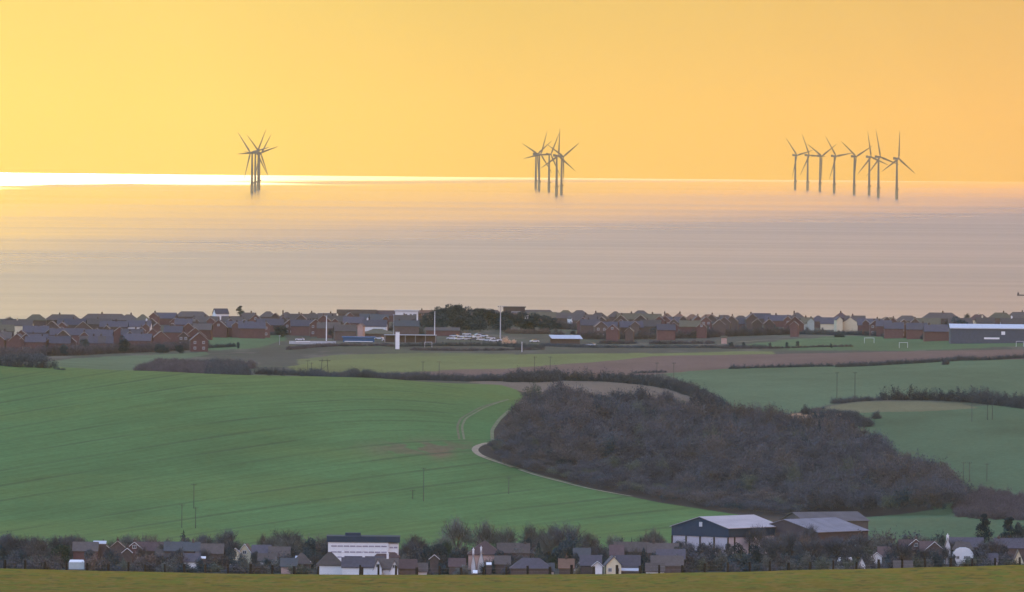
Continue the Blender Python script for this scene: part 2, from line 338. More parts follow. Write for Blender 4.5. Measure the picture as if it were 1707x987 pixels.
def land_material():
    m = bpy.data.materials.new("land"); m.use_nodes = True; t = m.node_tree; b = t.nodes['Principled BSDF']
    b.inputs['Roughness'].default_value = 0.95; b.inputs['Specular IOR Level'].default_value = 0.05
    a = N(t, 'ShaderNodeAttribute', attribute_name='land'); ph = N(t, 'ShaderNodeAttribute', attribute_name='phase'); tr = N(t, 'ShaderNodeAttribute', attribute_name='tram')
    fr = N(t, 'ShaderNodeMath', operation='PINGPONG'); fr.inputs[1].default_value = 0.5; t.links.new(ph.outputs['Fac'], fr.inputs[0])
    mr = N(t, 'ShaderNodeMapRange', interpolation_type='SMOOTHSTEP'); mr.inputs['From Min'].default_value = 0.015; mr.inputs['From Max'].default_value = 0.085
    mr.inputs['To Min'].default_value = 1.0; mr.inputs['To Max'].default_value = 0.0; t.links.new(fr.outputs[0], mr.inputs[0])
    geo = N(t, 'ShaderNodeNewGeometry'); mp = N(t, 'ShaderNodeMapping'); mp.inputs['Scale'].default_value = (0.02, 0.006, 0.0)
    no = N(t, 'ShaderNodeTexNoise'); no.inputs['Scale'].default_value = 1.0; t.links.new(geo.outputs['Position'], mp.inputs[0]); t.links.new(mp.outputs[0], no.inputs[0])
    ns = N(t, 'ShaderNodeMapRange'); ns.inputs['From Min'].default_value = 0.35; ns.inputs['From Max'].default_value = 0.6; t.links.new(no.outputs[0], ns.inputs[0])
    m1 = N(t, 'ShaderNodeMath', operation='MULTIPLY'); t.links.new(mr.outputs[0], m1.inputs[0]); t.links.new(tr.outputs['Fac'], m1.inputs[1])
    m2 = N(t, 'ShaderNodeMath', operation='MULTIPLY'); t.links.new(m1.outputs[0], m2.inputs[0]); t.links.new(ns.outputs[0], m2.inputs[1])
    m3 = N(t, 'ShaderNodeMath', operation='MULTIPLY'); m3.inputs[1].default_value = 0.6; t.links.new(m2.outputs[0], m3.inputs[0])
    mx = N(t, 'ShaderNodeMix', data_type='RGBA'); t.links.new(m3.outputs[0], mx.inputs[0]); t.links.new(a.outputs['Color'], mx.inputs[6])
    mx.inputs[7].default_value = (0.036, 0.065, 0.035, 1)
    # fine tussocks and clods
    n3 = N(t, 'ShaderNodeTexNoise'); n3.inputs['Scale'].default_value = 0.55; n3.inputs['Detail'].default_value = 5; t.links.new(geo.outputs['Position'], n3.inputs[0])
    r3 = N(t, 'ShaderNodeMapRange'); r3.inputs['From Min'].default_value = 0.3; r3.inputs['From Max'].default_value = 0.7; r3.inputs['To Min'].default_value = 0.84; r3.inputs['To Max'].default_value = 1.16
    t.links.new(n3.outputs[0], r3.inputs[0])
    # drill rows between the tramlines, and growth that comes and goes along them
    fm = N(t, 'ShaderNodeMath', operation='MULTIPLY'); fm.inputs[1].default_value = 7.0; t.links.new(ph.outputs['Fac'], fm.inputs[0])
    cx = N(t, 'ShaderNodeCombineXYZ'); t.links.new(fm.outputs[0], cx.inputs['Y']); sx_ = N(t, 'ShaderNodeSeparateXYZ'); t.links.new(geo.outputs['Position'], sx_.inputs[0])
    fx = N(t, 'ShaderNodeMath', operation='MULTIPLY'); fx.inputs[1].default_value = 0.03; t.links.new(sx_.outputs['X'], fx.inputs[0]); t.links.new(fx.outputs[0], cx.inputs['X'])
    n4 = N(t, 'ShaderNodeTexNoise'); n4.inputs['Scale'].default_value = 1.0; n4.inputs['Detail'].default_value = 3; t.links.new(cx.outputs[0], n4.inputs[0])
    r4 = N(t, 'ShaderNodeMapRange'); r4.inputs['From Min'].default_value = 0.3; r4.inputs['From Max'].default_value = 0.7; r4.inputs['To Min'].default_value = 0.86; r4.inputs['To Max'].default_value = 1.12; t.links.new(n4.outputs[0], r4.inputs[0])
    v4 = N(t, 'ShaderNodeMath', operation='SUBTRACT'); v4.inputs[1].default_value = 1.0; t.links.new(r4.outputs[0], v4.inputs[0])
    v5 = N(t, 'ShaderNodeMath', operation='MULTIPLY_ADD'); t.links.new(v4.outputs[0], v5.inputs[0]); t.links.new(tr.outputs['Fac'], v5.inputs[1]); t.links.new(r3.outputs[0], v5.inputs[2])
    hv = N(t, 'ShaderNodeHueSaturation'); t.links.new(mx.outputs[2], hv.inputs['Color']); t.links.new(v5.outputs[0], hv.inputs['Value'])
    t.links.new(hv.outputs[0], b.inputs['Base Color'])
    bp = N(t, 'ShaderNodeBump'); bp.inputs['Strength'].default_value = 0.5; bp.inputs['Distance'].default_value = 0.3
    t.links.new(n3.outputs[0], bp.inputs['Height']); t.links.new(bp.outputs[0], b.inputs['Normal'])
    return m
LAND = land_material()
ny, nx = YY.shape
idx = np.arange(ny * nx).reshape(ny, nx)
quads = np.stack([idx[:-1, :-1], idx[:-1, 1:], idx[1:, 1:], idx[1:, :-1]], -1).reshape(-1, 4)
freg = reg[:-1, :-1].ravel()
GROUPS = {'foreground_field': ('fore',), 'valley_ground': ('valley',), 'crop_field': ('crop',), 'woodland_floor': ('floor',), 'fallow_field': ('fallow',),
          'pasture': ('right_low', 'right_up', 'left_green'), 'stubble_field': ('tan', 'orange'), 'ploughed_field': ('plough',), 'meadow': ('meadow', 'meadow2'),
          'sports_ground': ('sports', 'park'), 'rough_ground': ('rough',)}
Pf = P.reshape(-1, 3); Cf = colr.reshape(-1, 4); Hf = phase.ravel(); Tf = (tram * isc).astype(np.float32).ravel()
for name, ks in GROUPS.items():
    q = quads[np.isin(freg, ks)]
    if not len(q): continue
    u, inv = np.unique(q, return_inverse=True)
    me = np_mesh(name, Pf[u], inv.reshape(-1, 4), 4, smooth=True)
    a = me.attributes.new('land', 'FLOAT_COLOR', 'POINT'); a.data.foreach_set('color', Cf[u].ravel())
    a = me.attributes.new('phase', 'FLOAT', 'POINT'); a.data.foreach_set('value', Hf[u])
    a = me.attributes.new('tram', 'FLOAT', 'POINT'); a.data.foreach_set('value', Tf[u])
    tag(link_mesh(name, me, LAND), kind='structure')

# ------------------------------------------------------------------ sea, curved like the earth
def sea_material():
    m = bpy.data.materials.new("sea_water"); m.use_nodes = True; t = m.node_tree; b = t.nodes['Principled BSDF']
    b.inputs['Base Color'].default_value = (0.05, 0.07, 0.08, 1); b.inputs['IOR'].default_value = 1.333; b.inputs['Specular IOR Level'].default_value = 0.5
    geo = N(t, 'ShaderNodeNewGeometry')
    def band(sx, sy, seed):
        mp = N(t, 'ShaderNodeMapping'); mp.inputs['Scale'].default_value = (sx, sy, 0); mp.inputs['Location'].default_value = (seed, seed, 0)
        no = N(t, 'ShaderNodeTexNoise'); no.inputs['Scale'].default_value = 1; no.inputs['Detail'].default_value = 4
        t.links.new(geo.outputs['Position'], mp.inputs[0]); t.links.new(mp.outputs[0], no.inputs[0]); return no.outputs[0]
    a = band(1 / 1500, 1 / 160, 3.1); c = band(1 / 4000, 1 / 900, 8.2)
    ad = N(t, 'ShaderNodeMath', operation='ADD'); t.links.new(a, ad.inputs[0]); t.links.new(c, ad.inputs[1])
    mr = N(t, 'ShaderNodeMapRange'); mr.inputs['From Min'].default_value = 0.7; mr.inputs['From Max'].default_value = 1.3
    mr.inputs['To Min'].default_value = 0.22; mr.inputs['To Max'].default_value = 0.34
    mr.inputs['To Min'].default_value = -0.04; mr.inputs['To Max'].default_value = 0.04
    t.links.new(ad.outputs[0], mr.inputs[0]); sp = N(t, 'ShaderNodeSeparateXYZ'); t.links.new(geo.outputs['Position'], sp.inputs[0])
    # wind sea near the shore, a long calm slick outside it and fresh wind again far out
    off_ = N(t, 'ShaderNodeMath', operation='MULTIPLY_ADD'); off_.inputs[1].default_value = -6.0; t.links.new(sp.outputs['X'], off_.inputs[0]); t.links.new(sp.outputs['Y'], off_.inputs[2])
    fr_ = N(t, 'ShaderNodeMapRange'); fr_.inputs['From Min'].default_value = 0; fr_.inputs['From Max'].default_value = 50000; t.links.new(off_.outputs[0], fr_.inputs['Value'])
    cr_ = N(t, 'ShaderNodeValToRGB'); t.links.new(fr_.outputs[0], cr_.inputs[0]); cr_.color_ramp.interpolation = 'EASE'
    sr_ = [(0.12, 0.36), (0.22, 0.31), (0.34, 0.19), (0.50, 0.125), (0.58, 0.125), (0.625, 0.20)]
    while len(cr_.color_ramp.elements) < len(sr_): cr_.color_ramp.elements.new(0.5)
    for e, (p_, c_) in zip(cr_.color_ramp.elements, sr_): e.position = p_; e.color = (c_, c_, c_, 1)
    far = N(t, 'ShaderNodeMath', operation='ADD'); far.inputs[1].default_value = 0.0; t.links.new(cr_.outputs[0], far.inputs[0])
    sm = N(t, 'ShaderNodeMath', operation='ADD'); t.links.new(mr.outputs[0], sm.inputs[0]); t.links.new(far.outputs[0], sm.inputs[1]); t.links.new(sm.outputs[0], b.inputs['Roughness'])
    return m
sy = np.concatenate([np.arange(-3000, 6000, 600), np.arange(6000, 20000, 250), np.arange(20000, 48001, 350)]).astype(float)
sx = np.concatenate([-np.geomspace(300, 30000, 24)[::-1], np.linspace(-200, 200, 3), np.geomspace(300, 30000, 24)])
SY, SX = np.meshgrid(sy, sx, indexing='ij'); SZ = -(SX**2 + SY**2) / (2 * RE)
si_ = np.arange(SY.size).reshape(SY.shape)
me = np_mesh('sea', np.stack([SX, SY, SZ], -1).reshape(-1, 3), np.stack([si_[:-1, :-1], si_[:-1, 1:], si_[1:, 1:], si_[1:, :-1]], -1).reshape(-1, 4), 4, True)
tag(link_mesh('sea', me, sea_material()), kind='structure')

# ------------------------------------------------------------------ haze
HAZE = 1.6e-5
hb = MB(); hz0, hz1 = -285.0, 640.0
hb.box((0, 22500, (hz0 + hz1) / 2), (62000, 53000, hz1 - hz0))
hm = bpy.data.materials.new("haze"); hm.use_nodes = True; t = hm.node_tree; t.nodes.clear()
o_ = N(t, 'ShaderNodeOutputMaterial'); v_ = N(t, 'ShaderNodeVolumePrincipled')
v_.inputs['Absorption Color'].default_value = (1, 1, 1, 1); v_.inputs['Color'].default_value = (0.86, 0.74, 0.40, 1); v_.inputs['Density'].default_value = HAZE; v_.inputs['Anisotropy'].default_value = 0.35
t.links.new(v_.outputs[0], o_.inputs['Volume'])
tag(hb.build('haze', hm), kind='stuff')

# ------------------------------------------------------------------ cloud bank out of view, added and shaped to keep sun off sea and land
def shading_cloud_bank():
    BASE = 5000.0; off = BASE / math.tan(math.radians(SUN_EL))
    cy_ = np.arange(33500, 71000, 150.0); cx_ = np.arange(-22000, 18001, 150.0)
    A, B = np.meshgrid(cy_, cx_, indexing='ij')
    alt = BASE - (A**2 + B**2) / (2 * RE)
    th = 60 + 240 * fbm(B / 2600, A / 1500, 71, 4)
    lump = 90 * (fbm(B / 900, A / 500, 77, 3) - 0.5)
    xs_ = B + off * math.tan(-az); edge = 33000 + off + np.where(xs_ < 0, 7.0, 3.6) * xs_ + 1500 * (fbm(B / 500, A / 900, 83, 3) - 0.5)
    inside = (A < np.minimum(edge, 70800)) & (fbm(B / 3000, A / 700, 91, 3) > 0.2)
    n0, n1 = A.shape; ii = np.arange(A.size).reshape(n0, n1)
    seaY = A - off; seaX = xs_       # the water each bit of cloud keeps out of the sun
    dist = (edge - A) / 10000.0; thin = fbm(seaX / 2600 + 4, seaY / 420, 97, 3)
    inside &= ~((dist < 1) & (thin < 0.50 - 0.24 * np.clip(dist, 0, 1)))
    inside &= ~((((seaX + 1250) / 480) ** 2 + ((seaY - 17350) / 330) ** 2) < 1)
    top = np.stack([B, A, alt + th + lump], -1).reshape(-1, 3); bot = np.stack([B, A, alt + lump * 0.5], -1).reshape(-1, 3)
    q = np.stack([ii[:-1, :-1], ii[:-1, 1:], ii[1:, 1:], ii[1:, :-1]], -1)
    fin = inside[:-1, :-1] & inside[1:, 1:] & inside[:-1, 1:] & inside[1:, :-1]
    qq = q[fin]; faces = [qq, qq[:, ::-1] + A.size]
    pad = np.pad(fin, 1)
    for (dy, dx, a, b) in ((-1, 0, 0, 1), (1, 0, 2, 3), (0, -1, 3, 0), (0, 1, 1, 2)):
        nb = pad[1 + dy:pad.shape[0] - 1 + dy, 1 + dx:pad.shape[1] - 1 + dx]
        e = q[fin & ~nb]; faces.append(np.stack([e[:, b], e[:, a], e[:, a] + A.size, e[:, b] + A.size], -1))
    v = np.concatenate([top, bot]); f = np.concatenate(faces); u, inv = np.unique(f, return_inverse=True)
    m = bpy.data.materials.new("cloud"); m.use_nodes = True; t = m.node_tree; t.nodes.clear()
    o = N(t, 'ShaderNodeOutputMaterial'); d = N(t, 'ShaderNodeBsdfDiffuse'); tr = N(t, 'ShaderNodeBsdfTranslucent'); mx = N(t, 'ShaderNodeMixShader')
    d.inputs[0].default_value = tr.inputs[0].default_value = (0.85, 0.85, 0.87, 1); mx.inputs[0].default_value = 0.8
    t.links.new(d.outputs[0], mx.inputs[1]); t.links.new(tr.outputs[0], mx.inputs[2]); t.links.new(mx.outputs[0], o.inputs[0])
    tag(link_mesh('shading_cloud_bank', np_mesh('shading_cloud_bank', v[u], inv.reshape(-1, 4), 4, True), m), kind='structure')
shading_cloud_bank()

# ================================================================== plants
rng = np.random.default_rng(7); random.seed(7)
def foliage_material(name='foliage'):
    m = bpy.data.materials.new(name); m.use_nodes = True; t = m.node_tree; b = t.nodes['Principled BSDF']
    b.inputs['Roughness'].default_value = 0.9; b.inputs['Specular IOR Level'].default_value = 0.05
    a = N(t, 'ShaderNodeAttribute', attribute_name='tone'); oi = N(t, 'ShaderNodeObjectInfo')
    rr = N(t, 'ShaderNodeMapRange'); rr.inputs['To Min'].default_value = 0.82; rr.inputs['To Max'].default_value = 1.2
    t.links.new(oi.outputs['Random'], rr.inputs[0])
    hv = N(t, 'ShaderNodeHueSaturation'); t.links.new(a.outputs['Color'], hv.inputs['Color']); t.links.new(rr.outputs[0], hv.inputs['Value'])
    t.links.new(hv.outputs[0], b.inputs['Base Color']); return m
LEAF = foliage_material()
BARK = mat_simple('bark', (0.07, 0.06, 0.055), var=0.2)
TONES = {'twig': (0.078, 0.084, 0.100), 'twig_brown': (0.098, 0.090, 0.092), 'twig_red': (0.165, 0.12, 0.105), 'twig_olive': (0.095, 0.11, 0.09), 'ever': (0.040, 0.064, 0.080),
         'ever_green': (0.036, 0.068, 0.055), 'conifer': (0.022, 0.045, 0.062), 'hedge': (0.068, 0.080, 0.094), 'scrub': (0.100, 0.088, 0.098), 'grey': (0.125, 0.132, 0.125), 'peach': (0.8, 0.55, 0.38), 'straw': (0.30, 0.22, 0.14)}
def slivers(c, d, ln, wd, r):
    """triangles at centres c pointing along d; returns (3n,3)"""
    n = len(c); t = r.normal(size=(n, 3)); s = np.cross(d, t); s /= np.linalg.norm(s, axis=1)[:, None] + 1e-9
    a = c - d * (ln / 2)[:, None] - s * (wd / 2)[:, None]; b = c - d * (ln / 2)[:, None] + s * (wd / 2)[:, None]; e = c + d * (ln / 2)[:, None]
    return np.stack([a, b, e], 1).reshape(-1, 3)
def crown_points(kind, n, r):
    """unit crowns: x,y in about -0.5..0.5, z 0..1; returns centres, directions, lengths, widths (in crown units)"""
    if kind in ('bare', 'wood'):
        nb = 26; az = r.uniform(0, 2 * np.pi, nb); el = np.arccos(r.uniform(-0.05, 1, nb)); rad = r.uniform(0.72, 1.08, nb)
        ax = np.stack([np.cos(az) * np.sin(el), np.sin(az) * np.sin(el), np.cos(el)], 1)
        k = r.integers(0, nb, n); t = r.uniform(0.35, 1, n) ** 0.7
        tip = ax[k] * rad[k][:, None]
        c = tip * t[:, None] + r.normal(size=(n, 3)) * 0.15 * t[:, None]
        d = ax[k] * 0.9 + r.normal(size=(n, 3)) * 0.55 + np.array([0, 0, 0.45]); d /= np.linalg.norm(d, axis=1)[:, None]
        c = np.stack([c[:, 0] * 0.46, c[:, 1] * 0.46, 0.42 + c[:, 2] * 0.52], 1)
        ln = r.uniform(0.05, 0.14, n); wd = r.uniform(0.005, 0.012, n)
        if kind == 'wood': wd = r.uniform(0.016, 0.034, n); ln = r.uniform(0.035, 0.09, n)
    elif kind == 'ever':
        nb = 16; az = r.uniform(0, 2 * np.pi, nb); rr = np.sqrt(r.uniform(0, 1, nb)) * 0.30; bz = r.uniform(0.22, 0.84, nb)
        bc = np.stack([np.cos(az) * rr * (1.15 - bz * 0.6), np.sin(az) * rr * (1.15 - bz * 0.6), bz], 1); br = r.uniform(0.13, 0.24, nb)
        k = r.integers(0, nb, n); v = r.normal(size=(n, 3)); v /= np.linalg.norm(v, axis=1)[:, None]
        c = bc[k] + v * (br[k] * r.uniform(0.6, 1.08, n))[:, None] * np.array([1, 1, 0.85])
        d = v + r.normal(size=(n, 3)) * 0.7; d /= np.linalg.norm(d, axis=1)[:, None]
        ln = r.uniform(0.03, 0.075, n); wd = r.uniform(0.025, 0.055, n)
    elif kind == 'cone':
        z = 1 - np.sqrt(r.uniform(0, 1, n)); z = np.clip(z, 0, 0.99); az = r.uniform(0, 2 * np.pi, n)
        R = 0.40 * (1 - z) ** 0.75 * (0.82 + 0.18 * np.sin(z * 46)) * r.uniform(0.55, 1.05, n) * (1 + 0.15 * np.sin(az * 3 + z * 9))
        c = np.stack([np.cos(az) * R, np.sin(az) * R, 0.05 + z * 0.95], 1)
        d = np.stack([np.cos(az), np.sin(az), -0.1 + 0.5 * z], 1) + r.normal(size=(n, 3)) * 0.35; d /= np.linalg.norm(d, axis=1)[:, None]
        ln = r.uniform(0.03, 0.08, n); wd = r.uniform(0.02, 0.04, n)
    elif kind == 'pine':      # broken flat layers on a visible trunk
        nb = 9; bz = np.linspace(0.42, 0.95, nb) + r.normal(0, 0.02, nb); az = r.uniform(0, 2 * np.pi, nb); rr = (1.05 - bz) * r.uniform(0.2, 0.55, nb)
        bc = np.stack([np.cos(az) * rr, np.sin(az) * rr, bz], 1); br = 0.12 + (1 - bz) * 0.26
        k = r.integers(0, nb, n); v = r.normal(size=(n, 3)); v /= np.linalg.norm(v, axis=1)[:, None]
        c = bc[k] + v * (br[k] * r.uniform(0.3, 1.05, n))[:, None] * np.array([1.15, 1.15, 0.42])
        d = v + r.normal(size=(n, 3)) * 0.6; d /= np.linalg.norm(d, axis=1)[:, None]
        ln = r.uniform(0.03, 0.07, n); wd = r.uniform(0.02, 0.045, n)
    else:                     # bush: twiggy dome down to the ground
        nb = 18; az = r.uniform(0, 2 * np.pi, nb); el = np.arccos(r.uniform(0, 1, nb)); rad = r.uniform(0.7, 1.1, nb)
        ax = np.stack([np.cos(az) * np.sin(el), np.sin(az) * np.sin(el), np.cos(el)], 1)
        k = r.integers(0, nb, n); t = r.uniform(0.2, 1, n) ** 0.6
        c = ax[k] * (rad[k] * t)[:, None] + r.normal(size=(n, 3)) * 0.14
        d = ax[k] * 0.7 + r.normal(size=(n, 3)) * 0.6 + np.array([0, 0, 0.4]); d /= np.linalg.norm(d, axis=1)[:, None]
        c = np.stack([c[:, 0] * 0.46, c[:, 1] * 0.46, np.abs(c[:, 2]) * 0.92], 1)
        ln = r.uniform(0.06, 0.14, n); wd = r.uniform(0.02, 0.042, n)
    return c, d, ln, wd
def tone_mesh(name, v, tone):
    nf = len(v) // 3; me = np_mesh(name, v, np.arange(len(v)).reshape(nf, 3), 3)
    a = me.attributes.new('tone', 'FLOAT_COLOR', 'POINT'); c = np.ones((len(v), 4), np.float32); c[:, :3] = tone; a.data.foreach_set('color', c.ravel()); return me
CROWNS, TRUNKS = {}, {}
def crown_mesh(kind, tone, var, n):
    key = (kind, tone, var)
    if key not in CROWNS:
        r = np.random.default_rng(hash_(kind + tone) + var * 31)
        c, d, ln, wd = crown_points(kind, n, r); v = slivers(c, d, ln, wd, r)
        cl = r.uniform(0.78, 1.22, n)      # single twigs and leaf clumps differ in tone
        lump = 0.8 + 0.5 * fbm(c[:, 0] * 5 + 9, c[:, 2] * 5 + c[:, 1] * 3, var, 2)
        tn = np.array(TONES[tone])[None, :] * (cl * lump)[:, None]
        CROWNS[key] = tone_mesh('crown', v, np.repeat(tn, 3, 0)); CROWNS[key].materials.append(LEAF)
    return CROWNS[key]
def hash_(s):
    h = 5381
    for ch in s: h = (h * 33 + ord(ch)) & 0xffffff
    return h
def trunk_mesh(kind, var):
    key = (kind, var)
    if key not in TRUNKS:
        r = random.Random(var * 77 + len(kind)); b = MB()
        if kind in ('cone', 'pine', 'ever'):
            b.tube((0, 0, -0.03), (0.01, 0, 0.5), 0.022, 0.014, 6); b.tube((0.01, 0, 0.5), (0.0, 0.01, 0.92), 0.014, 0.004, 5)
            if kind != 'cone':
                for i in range(6):
                    a = r.uniform(0, 6.28); z = r.uniform(0.3, 0.7); b.tube((0.01, 0, z), (0.22 * math.cos(a), 0.22 * math.sin(a), z + 0.12), 0.008, 0.003, 4)
        else:
            b.tube((0, 0, -0.03), (0, 0, 0.24), 0.026, 0.02, 7)
            for i in range(7):
                a = i * 0.9 + r.uniform(-0.3, 0.3); R = r.uniform(0.16, 0.3); p0 = Vector((0, 0, 0.2 + 0.03 * (i % 3))); p1 = Vector((R * 0.55 * math.cos(a), R * 0.55 * math.sin(a), r.uniform(0.42, 0.55)))
                b.tube(p0, p1, 0.014, 0.009, 5, False)
                for j in range(3):
                    a2 = a + r.uniform(-0.8, 0.8); R2 = R * r.uniform(0.9, 1.6); p2 = Vector((R2 * math.cos(a2), R2 * math.sin(a2), r.uniform(0.62, 0.86)))
                    b.tube(p1, p2, 0.008, 0.004, 4, False)
                    for k in range(2):
                        p3 = p2 + Vector((r.uniform(-0.12, 0.12), r.uniform(-0.12, 0.12), r.uniform(0.03, 0.13))); b.tube(p2, p3, 0.004, 0.002, 3, False)
        me = bpy.data.meshes.new('trunk'); me.from_pydata(b.v, [], b.f); me.update(); me.materials.append(BARK); TRUNKS[key] = me
    return TRUNKS[key]
NFACES = {'bare': 3600, 'ever': 3400, 'cone': 2200, 'pine': 2400, 'bush': 2600}
KINDNAME = {'bare': 'bare_tree', 'ever': 'evergreen_tree', 'cone': 'conifer_tree', 'pine': 'pine_tree', 'bush': 'bush'}
def put_tree(X, Y, h, w, kind, tone, label, cat='tree', group=None):
    v = random.randrange(3); z = float(ground(X, Y)); nm = KINDNAME[kind]
    o = empty(nm, (X, Y, z), random.uniform(0, 6.28)) if kind != 'bush' else None
    if kind == 'bush':
        o = bpy.data.objects.new('bush', crown_mesh(kind, tone, v, NFACES[kind])); COL.objects.link(o); o.location = (X, Y, z - 0.1); o.rotation_euler = (0, 0, random.uniform(0, 6.28)); cat = 'bush'
    else:
        c = bpy.data.objects.new('crown', crown_mesh(kind, tone, v, NFACES[kind])); COL.objects.link(c); c.parent = o
        t = bpy.data.objects.new('trunk', trunk_mesh(kind, v)); COL.objects.link(t); t.parent = o
    if kind == 'bare': w *= 1.22
    o.scale = (w, w, h); tag(o, label, cat, group); return o

def filled(poly_px, spacing, lo, hi, r, drop=0.0):
    """points on the ground whose picture falls inside an outline given in the photograph's pixels"""
    xs = [p[0] for p in poly_px]; x0, x1 = min(xs) - 20, max(xs) + 20
    yy = np.arange(lo, hi, spacing); pts = []
    for y in yy:
        xx = np.arange((x0 - 853.5) / F * y, (x1 - 853.5) / F * y, spacing)
        if not len(xx): continue
        X = xx + r.uniform(-.45, .45, len(xx)) * spacing; Y = y + r.uniform(-.45, .45, len(xx)) * spacing
        qx_, qy_ = project(np.stack([X, Y, ground(X, Y)], -1)); k = inpoly(qx_, qy_, poly_px)
        pts.append(np.stack([X[k], Y[k]], -1))
    return np.concatenate(pts)
def thicket(name, pts, hs, ws, tones, kind='wood', n=700, label=None, cat=None, kind_tag=None, seed=1, tmap=None):
    """many crowns grown together in one mesh"""
    r = np.random.default_rng(seed); V, T = [], []; base = [crown_points(kind, n, r) for _ in range(4)]
    for i, (X, Y) in enumerate(pts):
        c, d, ln, wd = base[i % 4]; a = r.uniform(0, 6.28); ca, sa = math.cos(a), math.sin(a); h, w = hs[i], ws[i]
        R = np.array([[ca, -sa, 0], [sa, ca, 0], [0, 0, 1]]); cc = (c @ R.T) * np.array([w, w, h]); dd = d @ R.T
        s = (w + h) / 2; v = slivers(cc, dd, ln * s, wd * s, r) + np.array([X, Y, float(ground(X, Y)) - 0.2])
        tn = np.array(tones[i])[None, :] * (r.uniform(0.82, 1.18, n))[:, None]
        V.append(v); T.append(np.repeat(tn, 3, 0))
    me = tone_mesh(name, np.concatenate(V), np.concatenate(T)); return tag(link_mesh(name, me, LEAF), label, cat, kind=kind_tag)

# ---- the wood on the slope
WOOD = [(818, 752), (822, 764), (850, 779), (900, 792), (1000, 815), (1100, 836), (1200, 853), (1300, 862), (1450, 861), (1596, 859), (1604, 845), (1570, 812), (1520, 795), (1470, 765), (1420, 738), (1330, 722), (1250, 712), (1180, 700), (1100, 690), (1000, 684), (930, 680), (885, 690), (862, 712), (838, 738)]
pts = filled(WOOD, 6.2, 3180, 3990, rng); n = len(pts)
q = project(np.stack([pts[:, 0], pts[:, 1], ground(pts[:, 0], pts[:, 1])], -1))
hs = rng.uniform(7.0, 11.5, n) * (0.75 + 0.5 * fbm(pts[:, 0] / 18, pts[:, 1] / 30, 7)); ws = hs * rng.uniform(0.75, 1.05, n)
edge = np.clip((q[0] - 818) / 60, 0.45, 1); hs *= edge
lowfront = np.clip((806 + (q[0] - 950) * 0.145 - q[1]) / 26, 0.45, 1); hs *= np.where(q[0] < 1330, lowfront, 1); ws *= 0.9
tn = np.zeros((n, 3)); mixn = fbm(pts[:, 0] / 22, pts[:, 1] / 45, 9, 3); r_ = rng.uniform(0, 1, n)
for i in range(n):
    tn[i] = TONES['twig_brown'] if mixn[i] + r_[i] * 0.35 > 0.78 else (TONES['twig_olive'] if r_[i] > 0.86 else TONES['twig'])
    if r_[i] < 0.06: tn[i] = TONES['ever']
tn *= rng.uniform(0.72, 1.18, n)[:, None]; hs *= rng.choice([0.8, 1, 1.15], n)
thicket('woodland', pts, hs, ws, tn, 'wood', 1100, 'dark leafless wood covering the slope beside the green crop field', 'woodland', 'stuff', 3)
print('wood trees', n)

# ---- hedges and scrub, each grown along its own line on the ground
def hedge(path_px, h, w, tone, label, gaps=0.0, name='hedge', seed=0, dens=1.0, lo=3200, hi=5900, cat='hedge'):
    r = np.random.default_rng(seed + 100); P0 = [at(x, y, lo, hi) for x, y in path_px]; pts_ = []
    for a, b in zip(P0[:-1], P0[1:]):
        L = np.linalg.norm(b[:2] - a[:2]); k = max(2, int(L / (w * 0.3)))
        for t in np.linspace(0, 1, k, endpoint=False): pts_.append(a[:2] * (1 - t) + b[:2] * t + r.normal(0, w * 0.12, 2))
    pts_ = np.array(pts_); keep = vnoise(pts_[:, 0] / 9.0, pts_[:, 1] / 9.0, seed) >= gaps; pts_ = pts_[keep]; n_ = len(pts_)
    hh = h * (0.75 + 0.45 * fbm(pts_[:, 0] / 7, pts_[:, 1] / 25, seed + 3)) * r.uniform(0.85, 1.15, n_)
    tn_ = np.array(TONES[tone])[None, :] * r.uniform(0.75, 1.25, n_)[:, None]
    return thicket(name, pts_, hh, np.full(n_, w) * r.uniform(0.9, 1.3, n_), tn_, 'bush', int(620 * dens), label, cat, None, seed + 5)
hedge([(428, 624), (520, 627), (600, 630), (700, 633), (780, 636), (850, 636)], 3.2, 3.2, 'hedge', 'dark hedge running along the crest of the green crop field', 0.12, seed=1)
hedge([(850, 637), (930, 634), (1010, 636), (1080, 642), (1140, 655), (1190, 675), (1212, 690)], 4.6, 5.0, 'hedge', 'thick dark hedge curving down between the fallow strip and the right fields', 0.0, seed=2, dens=1.3)
hedge([(1216, 615), (1330, 612), (1390, 611)], 2.0, 2.6, 'ever', 'low dark hedge along the left end of the brown ploughed field', 0.0, seed=3)
hedge([(1396, 612), (1470, 609), (1540, 605), (1600, 601), (1660, 600), (1720, 597)], 2.3, 2.8, 'hedge', 'dark hedge between ploughed field and green pasture, reaching the right edge', 0.05, seed=4)
hedge([(1388, 673), (1430, 669), (1470, 667)], 2.6, 3.6, 'hedge', 'tapering left end of the dark tree belt above the tan stubble', 0.0, seed=5)
hedge([(1470, 667), (1560, 667), (1640, 672), (1715, 682)], 5.2, 5.5, 'hedge', 'tall dark tree belt above the tan stubble at the right edge', 0.0, seed=6, dens=1.3)
hedge([(1368, 698), (1400, 700), (1430, 706), (1448, 712)], 4.0, 5.0, 'hedge', 'dark scrub below the orange stubble strip beside the wood', 0.0, seed=7)
hedge([(1378, 688), (1410, 690), (1428, 692)], 2.0, 3.0, 'hedge', 'low dark scrub on the tan stubble field', 0.0, seed=8)
hedge([(1060, 622), (1112, 621)], 1.4, 2.2, 'hedge', 'short low hedge at the left corner of the upper right pasture', 0.0, seed=9)
hedge([(-10, 609), (30, 612), (62, 613), (88, 614)], 4.2, 4.5, 'hedge', 'dark scrub at the left end of the crop field crest', 0.0, seed=10)
hedge([(95, 616), (110, 617)], 1.2, 2.0, 'hedge', 'tiny dark bushes on the crest right of the left scrub', 0.0, seed=11)
